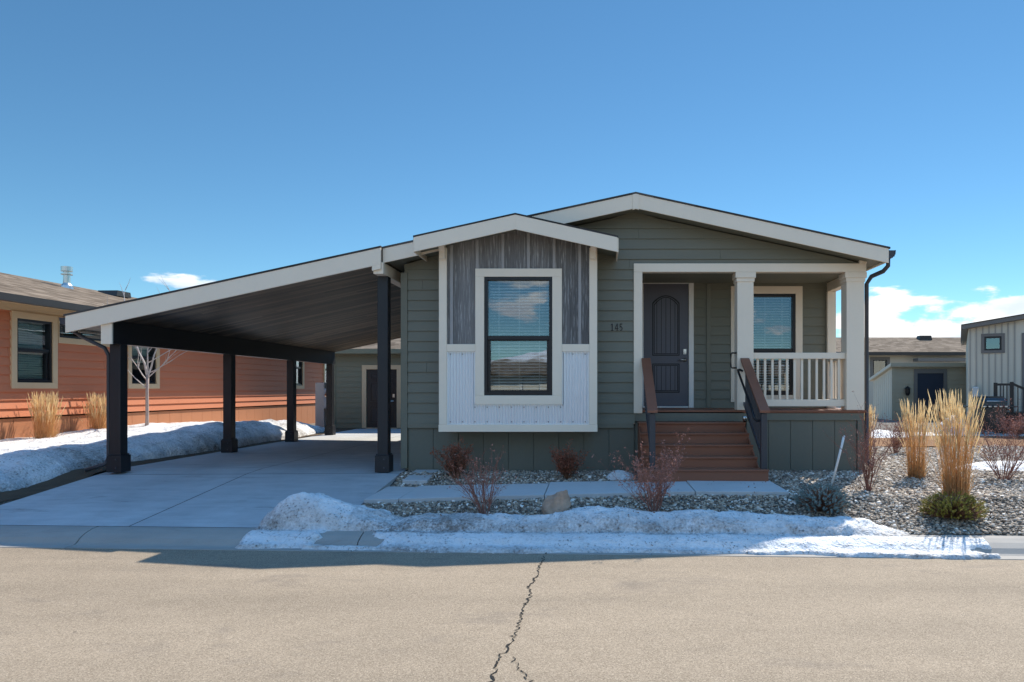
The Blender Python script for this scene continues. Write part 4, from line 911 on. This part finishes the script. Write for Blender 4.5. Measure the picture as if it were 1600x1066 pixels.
# ================================================================ RIGHT SIDE BACKGROUND
m_bei = paint('beige_siding', (0.62, 0.57, 0.46), 0.6, 0.08, 1.3, (4, 4, 0.5), 30)
m_bei2 = paint('cream_wall', (0.70, 0.64, 0.52), 0.6, 0.06, 1.3)
m_gre = paint('taupe_trim', (0.16, 0.145, 0.13), 0.5, 0.06)
m_navy = paint('navy_door', (0.022, 0.03, 0.05), 0.45, 0.08)
BY = 19.5; bx0 = (1513-932)*BY/1067
bh = thing('house', 'beige board-and-batten house with a small square window at the right edge', 'house', (bx0, BY, 0.41), R(-28))
bzf = lambda x: 3.03+0.15*x
wx0, wx1, wz0, wz1, dx0, dx1 = 0.40, 0.82, 2.28, 2.67, 1.42, 2.3
q1 = MB(); W5 = 7.0
q1.prism([(0, -0.06), (wx0, -0.06), (wx0, bzf(wx0)-0.12), (0, bzf(0)-0.12)], 0, 0.08); q1.prism([(wx0, -0.06), (wx1, -0.06), (wx1, wz0), (wx0, wz0)], 0, 0.08)
q1.prism([(wx0, wz1), (wx1, wz1), (wx1, bzf(wx1)-0.12), (wx0, bzf(wx0)-0.12)], 0, 0.08); q1.prism([(wx1, -0.06), (dx0, -0.06), (dx0, bzf(dx0)-0.12), (wx1, bzf(wx1)-0.12)], 0, 0.08)
q1.prism([(dx0, 2.62), (dx1, 2.62), (dx1, bzf(dx1)-0.12), (dx0, bzf(dx0)-0.12)], 0, 0.08); q1.prism([(dx1, -0.06), (W5, -0.06), (W5, bzf(W5)-0.12), (dx1, bzf(dx1)-0.12)], 0, 0.08)
q1.prism([(0, -0.06), (W5, -0.06), (W5, bzf(W5)-0.12), (0, bzf(0)-0.12)], 7.9, 8); q1.box(0.0, 0.08, 0.081, 7.9, -0.06, 2.9); q1.box(W5-0.1, W5, 0.081, 7.9, -0.06, 3.9); q1.box(0.1, W5-0.11, 1.2, 1.25, -0.06, 2.9)
x = 0.05
while x < W5:
    if not (dx0-0.15 < x < dx1+0.15):
        if wx0-0.12 < x < wx1+0.12: q1.box(x-0.018, x+0.018, -0.035, -0.001, 0, wz0-0.09, 1); q1.box(x-0.018, x+0.018, -0.035, -0.001, wz1+0.09, bzf(x)-0.14, 1)
        else: q1.box(x-0.018, x+0.018, -0.035, -0.001, 0, bzf(x)-0.14, 1)
    x += 0.155
m_bat = paint('taupe_batten', (0.36, 0.33, 0.28), 0.6)
build('wall', q1, [m_bei, m_bat], bh, world=False)
q3 = MB(); slab(q3, -0.16, W5+0.2, bzf, 0.001, 0.115, -0.2, 8.2); brf = build('roof', q3, m_gre, bh, world=False)
q3 = MB(); slab(q3, -0.18, W5+0.22, bzf, -0.02, 0.0, -0.22, 8.2); build('roof_covering', q3, m_shg, brf, world=False)
window(bh, wx0, wx1, wz0, wz1, 0.0, (0.08, 0.08, 0.08, 0.08), m_gre, midz=None, slats=False, trim_y=0.035, w=False)
q4 = MB(); q4.box(dx0, dx1, 0.01, 0.06, 0.57, 2.62); bdoor = build('door', q4, m_navy, bh, world=False)
q4 = MB(); frame_box(q4, dx0-0.12, dx1+0.12, 0.57, 2.74, (0.12, 0.12, 0.12, 0), -0.035, 0.009); build('door_trim', q4, m_gre, bdoor, world=False)
q5 = MB(); q5.box(0.10, 0.26, -0.14, -0.023, 0.95, 1.25); build('meter_box', q5, paint('pale_box', (0.55, 0.55, 0.53), 0.4), bh, bevel=0.02, world=False)
# black entry stairs: a landing with a guard, steps going down to the right
es = thing('entry_stairs', 'black entry stairs and railing against the beige board-and-batten house', 'stairs', (bx0, BY, 0.41), R(-28))
e1 = MB(); e1.box(0.62, 1.5, -1.05, -0.04, 0.49, 0.57); build('landing', e1, m_black, es, world=False)
m_stp = paint('grey_step', (0.10, 0.09, 0.085), 0.6)
for i in range(3):
    t = MB(); z = 0.57-0.145*(i+1); t.box(1.5+0.28*i+0.002, 1.5+0.28*(i+1), -1.02, -0.04, z-0.05, z); t.box(1.5+0.28*i+0.002, 1.5+0.28*i+0.03, -1.02, -0.04, -0.02, z-0.051); build('step', t, m_stp, es, world=False)
e2 = MB(); e2.box(0.62, 1.48, -1.045, -1.0, -0.02, 0.489); build('skirt_panel', e2, m_black, es, world=False)
for x_ in (0.63, 1.0):
    e3 = MB(); e3.box(x_-0.045, x_+0.045, -1.14, -1.052, 0.0, 1.38 if x_ > 0.9 else 1.36); build('newel_post', e3, m_black, es, world=False)
e3 = MB(); e3.box(0.676, 0.954, -1.12, -1.07, 1.28, 1.34); lr = build('railing', e3, m_black, es, world=False)
e3 = MB(); e3.box(0.676, 0.954, -1.115, -1.075, 0.62, 0.66); build('bottom_rail', e3, m_black, lr, world=False)
for i in range(3):
    t = MB(); x_ = 0.74+0.075*i; t.box(x_-0.013, x_+0.013, -1.108, -1.082, 0.661, 1.279); build('baluster', t, m_black, lr, world=False)
e4 = MB(); e4.prism([(1.046, 1.28), (2.4, 0.58), (2.4, 0.65), (1.046, 1.35)], -1.125, -1.065); sr_ = build('railing', e4, m_black, es, world=False)
for i in range(8):
    x_ = 1.14+0.13*i; t = MB(); t.box(x_-0.013, x_+0.013, -1.108, -1.082, max(0.05, 0.60-0.52*max(0, x_-1.5)-0.02), 1.285-0.517*(x_-1.046)); build('baluster', t, m_black, sr_, world=False)
# barbecue grill
gx, gy, g0 = 10.28, 17.85, 0.427
gr = thing('barbecue_grill', 'black gas barbecue grill with closed lid beside the black entry stairs', 'grill', (gx, gy, g0))
m_gb = paint('grill_enamel', (0.012, 0.013, 0.016), 0.22, 0.1, spec=0.6)
a = MB(); a.box(gx-0.32, gx+0.30, gy-0.24, gy+0.24, g0+0.1, g0+0.70); cabinet = build('cabinet', a, m_gb, gr, bevel=0.015)
a = MB(); a.box(gx-0.30, gx-0.02, gy-0.262, gy-0.241, g0+0.14, g0+0.68); build('cabinet_door', a, m_gb, cabinet, bevel=0.006)
a = MB(); lidp = [(gx*0+yv, zv) for yv, zv in [(-0.27, 0.74), (-0.26, 0.84), (-0.20, 0.93), (-0.08, 0.985), (0.10, 0.985), (0.22, 0.92), (0.26, 0.74)]]
a.prism([(gy+p, g0+q) for p, q in lidp], gx-0.33, gx+0.31, 'x'); lid = build('lid', a, m_gb, gr, bevel=0.012)
a = MB(); a.tube([(gx-0.24, gy-0.26, g0+0.85), (gx-0.24, gy-0.31, g0+0.86), (gx+0.22, gy-0.31, g0+0.86), (gx+0.22, gy-0.26, g0+0.85)], 0.013, 8); build('lid_handle', a, m_silver, lid, smooth=True)
a = MB(); a.box(gx-0.33, gx+0.31, gy-0.28, gy+0.25, g0+0.701, g0+0.739); build('control_panel', a, m_silver, gr, bevel=0.005)
for q in range(4):
    a = MB(); a.lathe([(0, 0), (0.024, 0), (0.02, 0.03), (0, 0.03)], 0, 0, 10); a.v = [(gx-0.22+q*0.14+x, gy-0.281-z, g0+0.72+y) for x, y, z in a.v]; build('knob', a, m_gb, gr)
for s0, s1 in ((gx+0.312, gx+0.60), (gx-0.60, gx-0.332)):
    a = MB(); a.box(s0, s1, gy-0.22, gy+0.2, g0+0.70, g0+0.735); build('side_shelf', a, m_gb, gr, bevel=0.008)
for wx_ in (gx-0.27, gx+0.25):
    for wy_ in (gy-0.18, gy+0.18):
        a = MB(); a.lathe([(0, -0.02), (0.045, -0.02), (0.05, 0), (0.045, 0.02), (0, 0.02)], 0, 0, 14); a.v = [(wx_+z, wy_+x, g0+0.05+y) for x, y, z in a.v]; build('wheel', a, m_rail, gr, smooth=False)
# tan shed with lean-to roof
TY_ = 26.0; kt = TY_/1067; tx0, tx1 = (1394-932)*kt, (1511-932)*kt
ts = thing('garden_shed', 'tan lean-to shed with a navy door in front of the far pale house', 'shed', (12.6, TY_, 0.41))
dd0, dd1 = (1433-932)*kt, (1474-932)*kt
m_tans = paint('tan_siding', (0.38, 0.33, 0.235), 0.6, 0.08, 1.2, (0.5, 1, 4), 30)
a = MB(); lap(a, tx0, tx1, 0.42, 2.45, TY_, 0.17, 0.014, [(dd0, dd1, 0.4, 2.20)]); build('wall', a, m_tans, ts)
a = MB(); a.prism([(TY_+0.03, 0.40), (TY_+1.75, 0.40), (TY_+1.75, 1.93), (TY_+0.03, 2.40)], tx0, tx0+0.05, 'x')
for i in range(9): a.box(tx0-0.016, tx0-0.001, TY_+0.12+i*0.19, TY_+0.15+i*0.19, 0.42, 2.30-0.27*(0.12+i*0.19))
build('end_wall', a, m_bei2, ts)
a = MB(); a.prism([(TY_+0.03, 0.40), (TY_+1.75, 0.40), (TY_+1.75, 1.93), (TY_+0.03, 2.40)], tx1-0.05, tx1, 'x'); build('end_wall', a, m_bei2, ts)
a = MB(); a.prism([(TY_-0.15, 2.47), (TY_+1.95, 1.92), (TY_+1.95, 2.02), (TY_-0.15, 2.58)], tx0-0.12, tx1+0.12, 'x'); build('roof', a, m_bei2, ts)
a = MB(); a.box(tx0-0.12, tx1+0.12, TY_-0.175, TY_-0.151, 2.45, 2.59); a.box(tx0-0.02, tx0+0.1, TY_-0.03, TY_-0.016, 0.42, 2.44); build('fascia', a, m_tans, ts)
a = MB(); a.box(dd0, dd1, TY_, TY_+0.05, 0.44, 2.20); td = build('door', a, m_navy, ts)
a = MB(); frame_box(a, dd0-0.13, dd1+0.13, 0.43, 2.36, (0.13, 0.13, 0.16, 0), TY_-0.04, TY_-0.001); build('door_trim', a, m_gre, td)
a = MB(); lx = dd0-0.42; a.lathe([(0.0, 1.35), (0.05, 1.35), (0.09, 1.46), (0.09, 1.62), (0.12, 1.63), (0.0, 1.72)], lx, TY_-0.14, 10); build('wall_lamp', a, m_black, ts)
# far pale house
FY = 34.0; kf = FY/1067; fx0, fx1 = 10.5, 21.0
m_pale = paint('pale_siding', (0.54, 0.48, 0.385), 0.6, 0.06, 1.2, (0.5, 1, 4), 30)
fh = thing('house', 'far pale house with a long brown shingle roof behind the tan shed', 'house', (15.5, FY, 0.41))
f0, f1 = (1364-932)*kf, (1386-932)*kf
a = MB(); lap(a, fx0, fx1, 0.42, 3.3, FY, 0.17, 0.014, [(f0, f1, 2.2, 3.05)]); build('wall', a, m_pale, fh)
a = MB(); a.box(fx0, fx1, FY+1.1, FY+7.5, 0.4, 3.3); build('core_wall', a, m_pale, fh)
a = MB(); a.prism([(FY-0.45, 3.36), (FY+3.8, 4.42), (FY+3.8, 4.46), (FY-0.45, 3.41)], fx0-0.5, fx1+0.5, 'x'); a.prism([(FY+3.8, 4.42), (FY+8, 3.36), (FY+8, 3.41), (FY+3.8, 4.46)], fx0-0.5, fx1+0.5, 'x'); frf = build('roof', a, m_shb, fh)
a = MB(); a.box(fx0-0.5, fx1+0.5, FY-0.5, FY-0.451, 3.26, 3.42); build('gutter', a, m_gutter, frf)
a = MB(); vx = (1444-932)*(FY+3.2)/1067; a.prism([(vx-0.35, 4.27), (vx+0.35, 4.27), (vx+0.3, 4.5), (vx-0.3, 4.5)], FY+3.0, FY+3.4); build('roof_vent', a, m_gutter, frf)
window(fh, f0, f1, 2.2, 3.05, FY, (0.14, 0.14, 0.14, 0.14), m_gre, midz=None, slats=False)
a = MB(); a.box(15.6, 18.3, FY-0.9, FY-0.35, 2.95, 3.10); build('awning', a, m_gre, fh)

# ================================================================ BEHIND THE CAMERA: seen in the window panes
oph = thing('house', 'tan house across the street, mirrored in the front windows', 'house', (0.5, -25, -0.06), R(180))
a = MB(); a.box(-13, 9, 0, 9, 0, 2.7); build('wall', a, m_bei2, oph, world=False)
a = MB(); a.prism([(-0.5, 2.68), (4.5, 3.55), (9.5, 2.68), (9.5, 2.55), (-0.5, 2.55)], -13.5, 9.5, 'x'); build('roof', a, m_shb, oph, world=False)
for x_ in (-6, -2.2, 4.2):
    window(oph, x_, x_+1.1, 1.3, 2.5, 0.0, (0.12,)*4, m_white, midz=None, slats=False, w=False)
a = MB(); a.box(0.9, 1.9, -0.03, -0.001, 0.3, 2.2); dd = build('door', a, m_navy, oph, world=False); a = MB(); frame_box(a, 0.76, 2.04, 0.3, 2.36, (0.14, 0.14, 0.15, 0), -0.06, -0.001); build('door_trim', a, m_white, dd, world=False)
def hillmat():
    m, nt, b_ = newmat('snowy_hill', 0.95, 0, 0.1); v = coord(nt); z = sep(nt, v)[2]
    n = noise(nt, scaled(nt, v, (1, 1, 1)), 0.02, 6, 0.6)
    f = sstep(nt, M(nt, 'ADD', M(nt, 'MULTIPLY', z, 0.02), M(nt, 'MULTIPLY', M(nt, 'SUBTRACT', n, 0.5), 2.4)), 0.35, 0.75)
    nt.links.new(mixc(nt, f, (0.20, 0.145, 0.095), (0.75, 0.76, 0.78)), b_.inputs['Base Color']); return m
hm = grid([-700+28*i for i in range(51)], [-1250+28*i for i in range(24)], lambda x, y: max(-3, 62*math.exp(-((y+900)/150)**2)*(0.75+0.55*fbm(x*0.006, y*0.006, 3, 5))))
struct(build('hills', hm, hillmat(), smooth=True))

# ================================================================ PLANTS
m_stalk = paint('grass_stalk', (0.56, 0.30, 0.125), 0.8, 0.3, 6, bs=30)
m_stalk2 = paint('dry_grass_leaf', (0.40, 0.24, 0.11), 0.8, 0.3, 6, bs=30)  # darker tan of the dry leaves low in each clump
m_seed = paint('grass_seed_head', (0.80, 0.61, 0.34), 0.8, 0.25, 6, bs=30)
def add_transl(m, col, w=0.35):
    nt = m.node_tree; b_ = nt.nodes['Principled BSDF']; out = nt.nodes['Material Output']
    t = nt.nodes.new('ShaderNodeBsdfTranslucent'); t.inputs[0].default_value = (*col, 1); mx = nt.nodes.new('ShaderNodeMixShader'); mx.inputs[0].default_value = w
    nt.links.new(b_.outputs[0], mx.inputs[1]); nt.links.new(t.outputs[0], mx.inputs[2]); nt.links.new(mx.outputs[0], out.inputs[0])
add_transl(m_stalk, (0.62, 0.34, 0.13)); add_transl(m_seed, (0.86, 0.67, 0.38)); add_transl(m_stalk2, (0.5, 0.3, 0.13))
def grass(pos, H, rb, rt, n, label, seedv, w=1.0):
    rr = random.Random(seedv); t = thing('ornamental_grass', label, 'grass clump', pos, 0, 'clumps of dry ornamental grass')
    A, B, D = MB(), MB(), MB()
    for i in range(n):
        a = rr.uniform(0, 6.283); r = rb*math.sqrt(rr.random()); a2 = a+rr.gauss(0, 0.6); stray = rr.random() < 0.07
        out = rt*(rr.random()**1.1)*(1.0 if not stray else rr.uniform(1.6, 2.6)); h = H*(0.58+0.42*rr.random()**0.8)*(0.82 if stray else 1)
        p0 = Vector((r*math.cos(a), r*math.sin(a), -0.02)); p3 = p0+Vector((out*math.cos(a2), out*math.sin(a2), h))
        mid = p0+Vector((out*0.20*math.cos(a2), out*0.20*math.sin(a2), h*0.5)); wd = rr.uniform(0, 3.14); wv = Vector((math.cos(wd), math.sin(wd), 0))
        def P(u): return p0*(1-u)**2+mid*2*u*(1-u)+p3*u*u
        sw = w*rr.uniform(0.0014, 0.0026); us = [0, 0.25, 0.5, 0.8]; vs = []
        for u in us: q = P(u); k = sw*(1-0.35*u); vs += [q-wv*k, q+wv*k]
        A.add(vs, [(2*j, 2*j+1, 2*j+3, 2*j+2) for j in range(3)])
        if rr.random() < 0.8:
            u0 = 1-rr.uniform(0.16, 0.24)/h; hs = [u0+(1-u0)*t for t in (0, 0.2, 0.5, 0.8, 1.0)]; ws = [0.5, 1.7, 2.0, 1.3, 0.2]; wv2 = wv.cross(Vector((0, 0, 1)))
            for ax in (wv, wv2):
                vs = []
                for u, k in zip(hs, ws): q = P(u)+Vector((rr.gauss(0, .002), rr.gauss(0, .002), 0)); k = k*w*0.0025; vs += [q-ax*k, q+ax*k]
                B.add(vs, [(2*j, 2*j+1, 2*j+3, 2*j+2) for j in range(4)])
        if rr.random() < 0.16:   # broken stem folding over
            a3 = rr.uniform(0, 6.283); kz = h*rr.uniform(0.35, 0.7); qk = p0+Vector((math.cos(a3)*rb*0.6, math.sin(a3)*rb*0.6, kz)); qe = qk+Vector((math.cos(a3)*H*0.22, math.sin(a3)*H*0.22, -H*rr.uniform(-.08, .18)))
            A.add([p0-wv*sw, p0+wv*sw, qk+wv*sw, qk-wv*sw, qe+wv*sw*0.4, qe-wv*sw*0.4], [(0, 1, 2, 3), (3, 2, 4, 5)])
        if i % 2 == 0:   # fallen leaves low in the clump
            a3 = rr.uniform(0, 6.283); L = H*rr.uniform(0.2, 0.5); o_ = rb*rr.uniform(0.6, 2.0); vs = []
            for u in (0, 0.4, 0.8, 1.0):
                q = p0+Vector((math.cos(a3)*o_*u, math.sin(a3)*o_*u, L*(u-0.35*u**3))); k = w*0.004*(1-0.8*u); vs += [q-wv*k, q+wv*k]
            D.add(vs, [(2*j, 2*j+1, 2*j+3, 2*j+2) for j in range(3)])
    build('stalks', A, m_stalk, t, world=False); build('seed_heads', B, m_seed, t, world=False); build('dry_leaves', D, m_stalk2, t, world=False)
    return t
def gp(px, py): return hit(px, py)
grass(gp(1432, 745), 1.10, 0.105, 0.16, 210, 'tall straw-coloured grass clump standing left of and behind the biggest one', 11)
grass(gp(1493, 774), 1.26, 0.135, 0.23, 300, 'tallest straw-coloured grass clump right behind the yellow-green juniper', 12)
grass(Vector((4.55, 11.6, 0.41)), 0.98, 0.10, 0.12, 240, 'narrow straw-coloured grass clump beside the green house corner', 13)
for (px_, Y_, sd_, H_, lab) in ((70, 12.45, 14, 1.0, 'straw grass clump below the first window of the orange house'), (154, 13.8, 15, 0.98, 'straw grass clump by the orange wall, just left of the front carport post')):
    x_ = (px_-932)*Y_/1067; grass(Vector((x_, Y_, 0.60)), H_, 0.15, 0.15, 240, lab, sd_, 1.25)

m_twig = paint('reddish_twig', (0.25, 0.115, 0.085), 0.8, 0.25, 5); m_bud = paint('dry_flower_cluster', (0.42, 0.19, 0.14), 0.85, 0.35, 12)
m_rust = paint('rust_leaf', (0.26, 0.085, 0.045), 0.8, 0.4, 10); m_tw2 = paint('brown_twig', (0.19, 0.09, 0.05), 0.8, 0.25, 5)
def leafquad(mb, p, s, rr):
    d = Vector((rr.gauss(0, 1), rr.gauss(0, 1), rr.gauss(0, 1))).normalized(); e = d.orthogonal().normalized(); e.rotate(Matrix.Rotation(rr.uniform(0, 6.28), 3, d)); f = d.cross(e)
    mb.add([p-e*s, p-f*s*0.45, p+e*s, p+f*s*0.45], [(0, 1, 2, 3)])
def shrub(pos, H, W, n, label, seedv, leaf, mt, ml, cat='shrub', r0=0.006, levels=2, leafs=3, ls=0.012, base=0.25, name='bare_shrub', group=None, kids=4, up=0.5, tipc=1):
    rr = random.Random(seedv); t = thing(name, label, cat, pos, 0, group); A, B = MB(), MB()
    def grow(p, d, L, r, lev):
        pts = [p]; q = p.copy(); dd = d.copy()
        for i in range(4):
            dd = (dd+Vector((rr.gauss(0, .13), rr.gauss(0, .13), rr.gauss(0.04, .09)))).normalized(); q = q+dd*L/4; pts.append(q.copy())
        A.tube(pts, [r*(1-0.17*i) for i in range(5)], 3, cap=False)
        if lev > 0:
            for k in range(rr.randint(kids-1, kids+1)):
                u = rr.randint(1, 4); nd = (dd+Vector((rr.gauss(0, .55), rr.gauss(0, .55), rr.gauss(up*0.4, .3)))).normalized(); grow(pts[u], nd, L*rr.uniform(.35, .6), r*0.55, lev-1)
        if lev <= tipc-1 or lev == 0:
            for k in range(leafs):
                pp = pts[rr.choice((2, 3, 4, 4))]+Vector((rr.gauss(0, ls*0.9), rr.gauss(0, ls*0.9), rr.gauss(0, ls*0.8))); leafquad(B, pp, ls*rr.uniform(.6, 1.3), rr)
    for i in range(n):
        a = rr.uniform(0, 6.283); sp = rr.random()**0.6; d = Vector((math.cos(a)*sp*W/H*0.62, math.sin(a)*sp*W/H*0.62, 1.0)).normalized()
        grow(Vector((math.cos(a)*base*W*0.3*sp, math.sin(a)*base*W*0.3*sp, -0.02)), d, H*rr.uniform(.55, .85), r0*rr.uniform(.7, 1.1), levels)
    build('stems', A, mt, t, world=False)
    if leaf: build(leaf, B, ml, t, world=False)
    return t
G1 = 'reddish shrubs in the gravel beds'
shrub(gp(758, 803), 0.70, 0.62, 17, 'bare reddish shrub with few tips, behind the snow bank below the bay window', 21, 'buds', m_twig, m_bud, group=G1, leafs=2, ls=0.011)
shrub(gp(1022, 803), 0.72, 0.64, 20, 'reddish shrub with dense dried flower clusters in front of the steps', 22, 'flower_clusters', m_twig, m_bud, group=G1, leafs=7, ls=0.012, up=0.8)
shrub(gp(712, 746), 0.40, 0.36, 34, 'dense rust-brown shrub under the left end of the bay', 23, 'leaves', m_tw2, m_rust, group=G1, leafs=5, ls=0.014, name='rust_shrub', kids=4)
shrub(gp(887, 746), 0.38, 0.42, 34, 'dense rust-brown shrub under the right end of the bay', 24, 'leaves', m_tw2, m_rust, group=G1, leafs=5, ls=0.014, name='rust_shrub', kids=4)
shrub(gp(1357, 766), 0.85, 0.34, 22, 'thin upright reddish shrub at the right corner of the porch skirting', 25, 'buds', m_twig, m_bud, group=G1, leafs=2, ls=0.010)
shrub(gp(1398, 708), 0.62, 0.62, 26, 'small brown shrub left of the grass clumps in the far gravel', 26, 'buds', m_twig, m_bud, group=G1, leafs=3, ls=0.012)
shrub(gp(1568, 748), 0.86, 0.85, 30, 'wide bare red-stemmed shrub at the right edge', 27, 'buds', m_twig, m_bud, group=G1, leafs=2, ls=0.012)
shrub(Vector((10.2, 16.6, 0.42)), 0.5, 0.9, 26, 'low reddish shrub in front of the barbecue grill', 28, 'buds', m_twig, m_bud, group=G1, leafs=6, ls=0.02)
# conifers: short needled shoots on branches
def conifer(pos, H, W, n, label, seedv, mat, name, L=0.09, nl=0.013, ns=40, flat=0.75):
    rr = random.Random(seedv); t = thing(name, label, 'evergreen shrub', pos); A, B = MB(), MB()
    for i in range(n):
        a = rr.uniform(0, 6.283); v_ = rr.random()**0.7; rad = W*0.5*(rr.uniform(.35, 1)); z = H*v_*math.sqrt(max(0, 1-(rad/(W*0.56))**2))*0.95
        p = Vector((rad*math.cos(a), rad*math.sin(a), z)); d = Vector((math.cos(a)*0.8+rr.gauss(0, .35), math.sin(a)*0.8+rr.gauss(0, .35), rr.uniform(.2, 1.0))).normalized()
        A.tube([Vector((rad*0.15*math.cos(a), rad*0.15*math.sin(a), 0)), p*0.6, p], [0.006, 0.004, 0.003], 3, cap=False)
        e = d.orthogonal().normalized()
        for k in range(ns):
            u = rr.random(); ee = e.copy(); ee.rotate(Matrix.Rotation(rr.uniform(0, 6.28), 3, d)); b0 = p+d*L*u; tip = b0+(ee*0.8+d*0.7).normalized()*nl*rr.uniform(.7, 1.3); sdv = ee.cross(d)*0.0016
            B.add([b0-sdv, b0+sdv, tip], [(0, 1, 2)])
    build('branches', A, m_tw2, t, world=False); build('needles', B, mat, t, world=False); return t
m_ndl = paint('blue_spruce_needle', (0.21, 0.28, 0.26), 0.6, 0.3, 9); m_jun = paint('juniper_needle', (0.33, 0.27, 0.045), 0.6, 0.45, 9)
add_transl(m_jun, (0.3, 0.27, 0.04), 0.25)
conifer(gp(1285, 798), 0.31, 0.52, 380, 'blue-green dwarf spruce in the gravel below the porch', 31, m_ndl, 'dwarf_spruce', 0.055, 0.018, 60)
conifer(gp(1490, 808), 0.27, 0.60, 620, 'yellow-green low juniper at the foot of the tallest grass clump', 32, m_jun, 'juniper', 0.05, 0.014, 60)
# young tree with wrapped trunk
def young_tree():
    rr = random.Random(5); ty = 14.55; tx = (229-932)*ty/1067; t = thing('young_tree', 'bare young tree with a pale wrapped trunk beside the orange house', 'tree', (tx, ty, 0.55))
    A, B = MB(), MB(); A.tube([(0, 0, -0.1), (0.01, 0, 0.5), (0.0, 0.01, 1.0), (0.02, 0, 1.35)], [0.038, 0.034, 0.032, 0.030], 8)
    def br(p, d, L, r, lev):
        pts = [Vector(p)]; dd = Vector(d).normalized()
        for i in range(5): dd = (dd+Vector((rr.gauss(0, .10), rr.gauss(0, .10), rr.gauss(.05, .06)))).normalized(); pts.append(pts[-1]+dd*L/5)
        B.tube(pts, [r*(1-.16*i) for i in range(6)], 5, cap=False)
        if lev:
            for k in range(3 if lev > 1 else 2):
                u = rr.randint(2, 5); a = rr.uniform(0, 6.28); br(pts[u], dd+Vector((math.cos(a)*.75, math.sin(a)*.4, .1)), L*rr.uniform(.4, .65), r*.55, lev-1)
    for d, L, r, z in (((-.05, 0, 1), 1.35, .028, 1.33), ((.35, .1, 1), 1.25, .022, 1.30), ((.8, 0, .75), 1.0, .014, 1.28), ((-.75, .1, .8), 0.9, .016, 1.22), ((-.6, -.1, .7), 0.85, .013, 1.05), ((.85, .1, .35), 0.75, .012, 1.38), ((.12, -.2, 1), 1.2, .018, 1.34), ((.9, 0, .5), 0.9, .012, 1.6)):
        br((0.015, 0, z), d, L, r, 2)
    mw = paint('pale_bark', (0.50, 0.44, 0.40), 0.8, 0.3, 6, fine=0.25)
    build('trunk', A, paint('trunk_wrap', (0.40, 0.31, 0.27), 0.8, 0.35, 5, fine=0.25), t, world=False, smooth=True); build('crown', B, mw, t, world=False)
young_tree()
def litter():
    rr = random.Random(77); L_ = MB()
    for px_, py_, n_, sp in ((712, 748, 90, .28), (887, 748, 90, .28), (758, 804, 120, .33), (1022, 804, 170, .36), (1357, 768, 70, .25), (1493, 790, 110, .35), (1432, 747, 80, .3), (1568, 750, 90, .45), (1398, 710, 60, .35), (1100, 742, 50, .7), (1250, 760, 60, .6)):
        c_ = gp(px_, py_)
        for i in range(n_):
            x = c_.x+rr.gauss(0, sp); y = c_.y+rr.gauss(0, sp*0.6); s = y-Yc(x)
            if s < 0.5 or (y > 9.96 and x < 3.95) or (0.5 < x < 2.25 and y > 8.7): continue
            z = max(float(gz(x, y))+0.028, bank_z(x, y)+0.006 if s < 1.2 and x < CX[-1] else 0); f0 = 8.03-0.04*x
            if f0 < y < f0+0.95 and x < 2.26: z = max(z, wz(x)+0.014)
            leafquad(L_, Vector((x, y, z)), rr.uniform(.008, .018), rr)
    o = build('leaf_litter', L_, paint('dead_leaf', (0.22, 0.11, 0.055), 0.85, 0.4, 9)); o['kind'] = 'stuff'
litter()
# boulder and snow marker stake
rr = random.Random(3); bm_ = MB(); p = gp(869, 803)
import bmesh
me = bpy.data.meshes.new('boulder'); b_ = bmesh.new(); bmesh.ops.create_icosphere(b_, subdivisions=4, radius=1)
pl = []
for _ in range(15):
    nv = Vector((rr.gauss(0, 1), rr.gauss(0, 1), rr.gauss(0.15, 0.8))).normalized(); pl.append((nv, rr.uniform(0.74, 1.0)))
for v in b_.verts:
    q = v.co.normalized(); n_ = 0.28*mnoise.noise(q*1.1+Vector((4.1, 2, 7)))+0.14*mnoise.noise(q*2.7+Vector((1, 5, 2)))+0.05*mnoise.noise(q*7)
    rp_ = min([1.25]+[dd_/max(0.05, q.dot(nv)) for nv, dd_ in pl if q.dot(nv) > 0.05]); r_ = rp_*(1+0.55*n_); v.co = Vector((q.x*0.155*r_+0.04*max(0, q.z), q.y*0.15*r_, q.z*0.175*r_))
b_.to_mesh(me); b_.free(); bo = link_mesh('boulder', me, paint('tan_boulder', (0.40, 0.28, 0.20), 0.85, 0.55, 9, bs=30, bd=0.01, bstr=0.6, fine=0.2)); bo.location = p+Vector((0, 0, 0.06)); tag(bo, 'tan boulder poking out behind the snow bank', 'boulder')
q0 = gp(1297, 756); sk_ = MB(); top = Vector(((1319-932)*(q0.y+0.1)/1067, q0.y+0.1, 1.6-(681-608)*(q0.y+0.1)/1067))
sk_.tube([Vector((0, 0, -0.1)), (top-q0)*0.5+Vector((0.015, 0, 0)), top-q0], 0.016, 8); so = build('marker_stake', sk_, m_white, smooth=True); so.location = q0; tag(so, 'thin white stake leaning right in the gravel below the porch railing', 'stake')
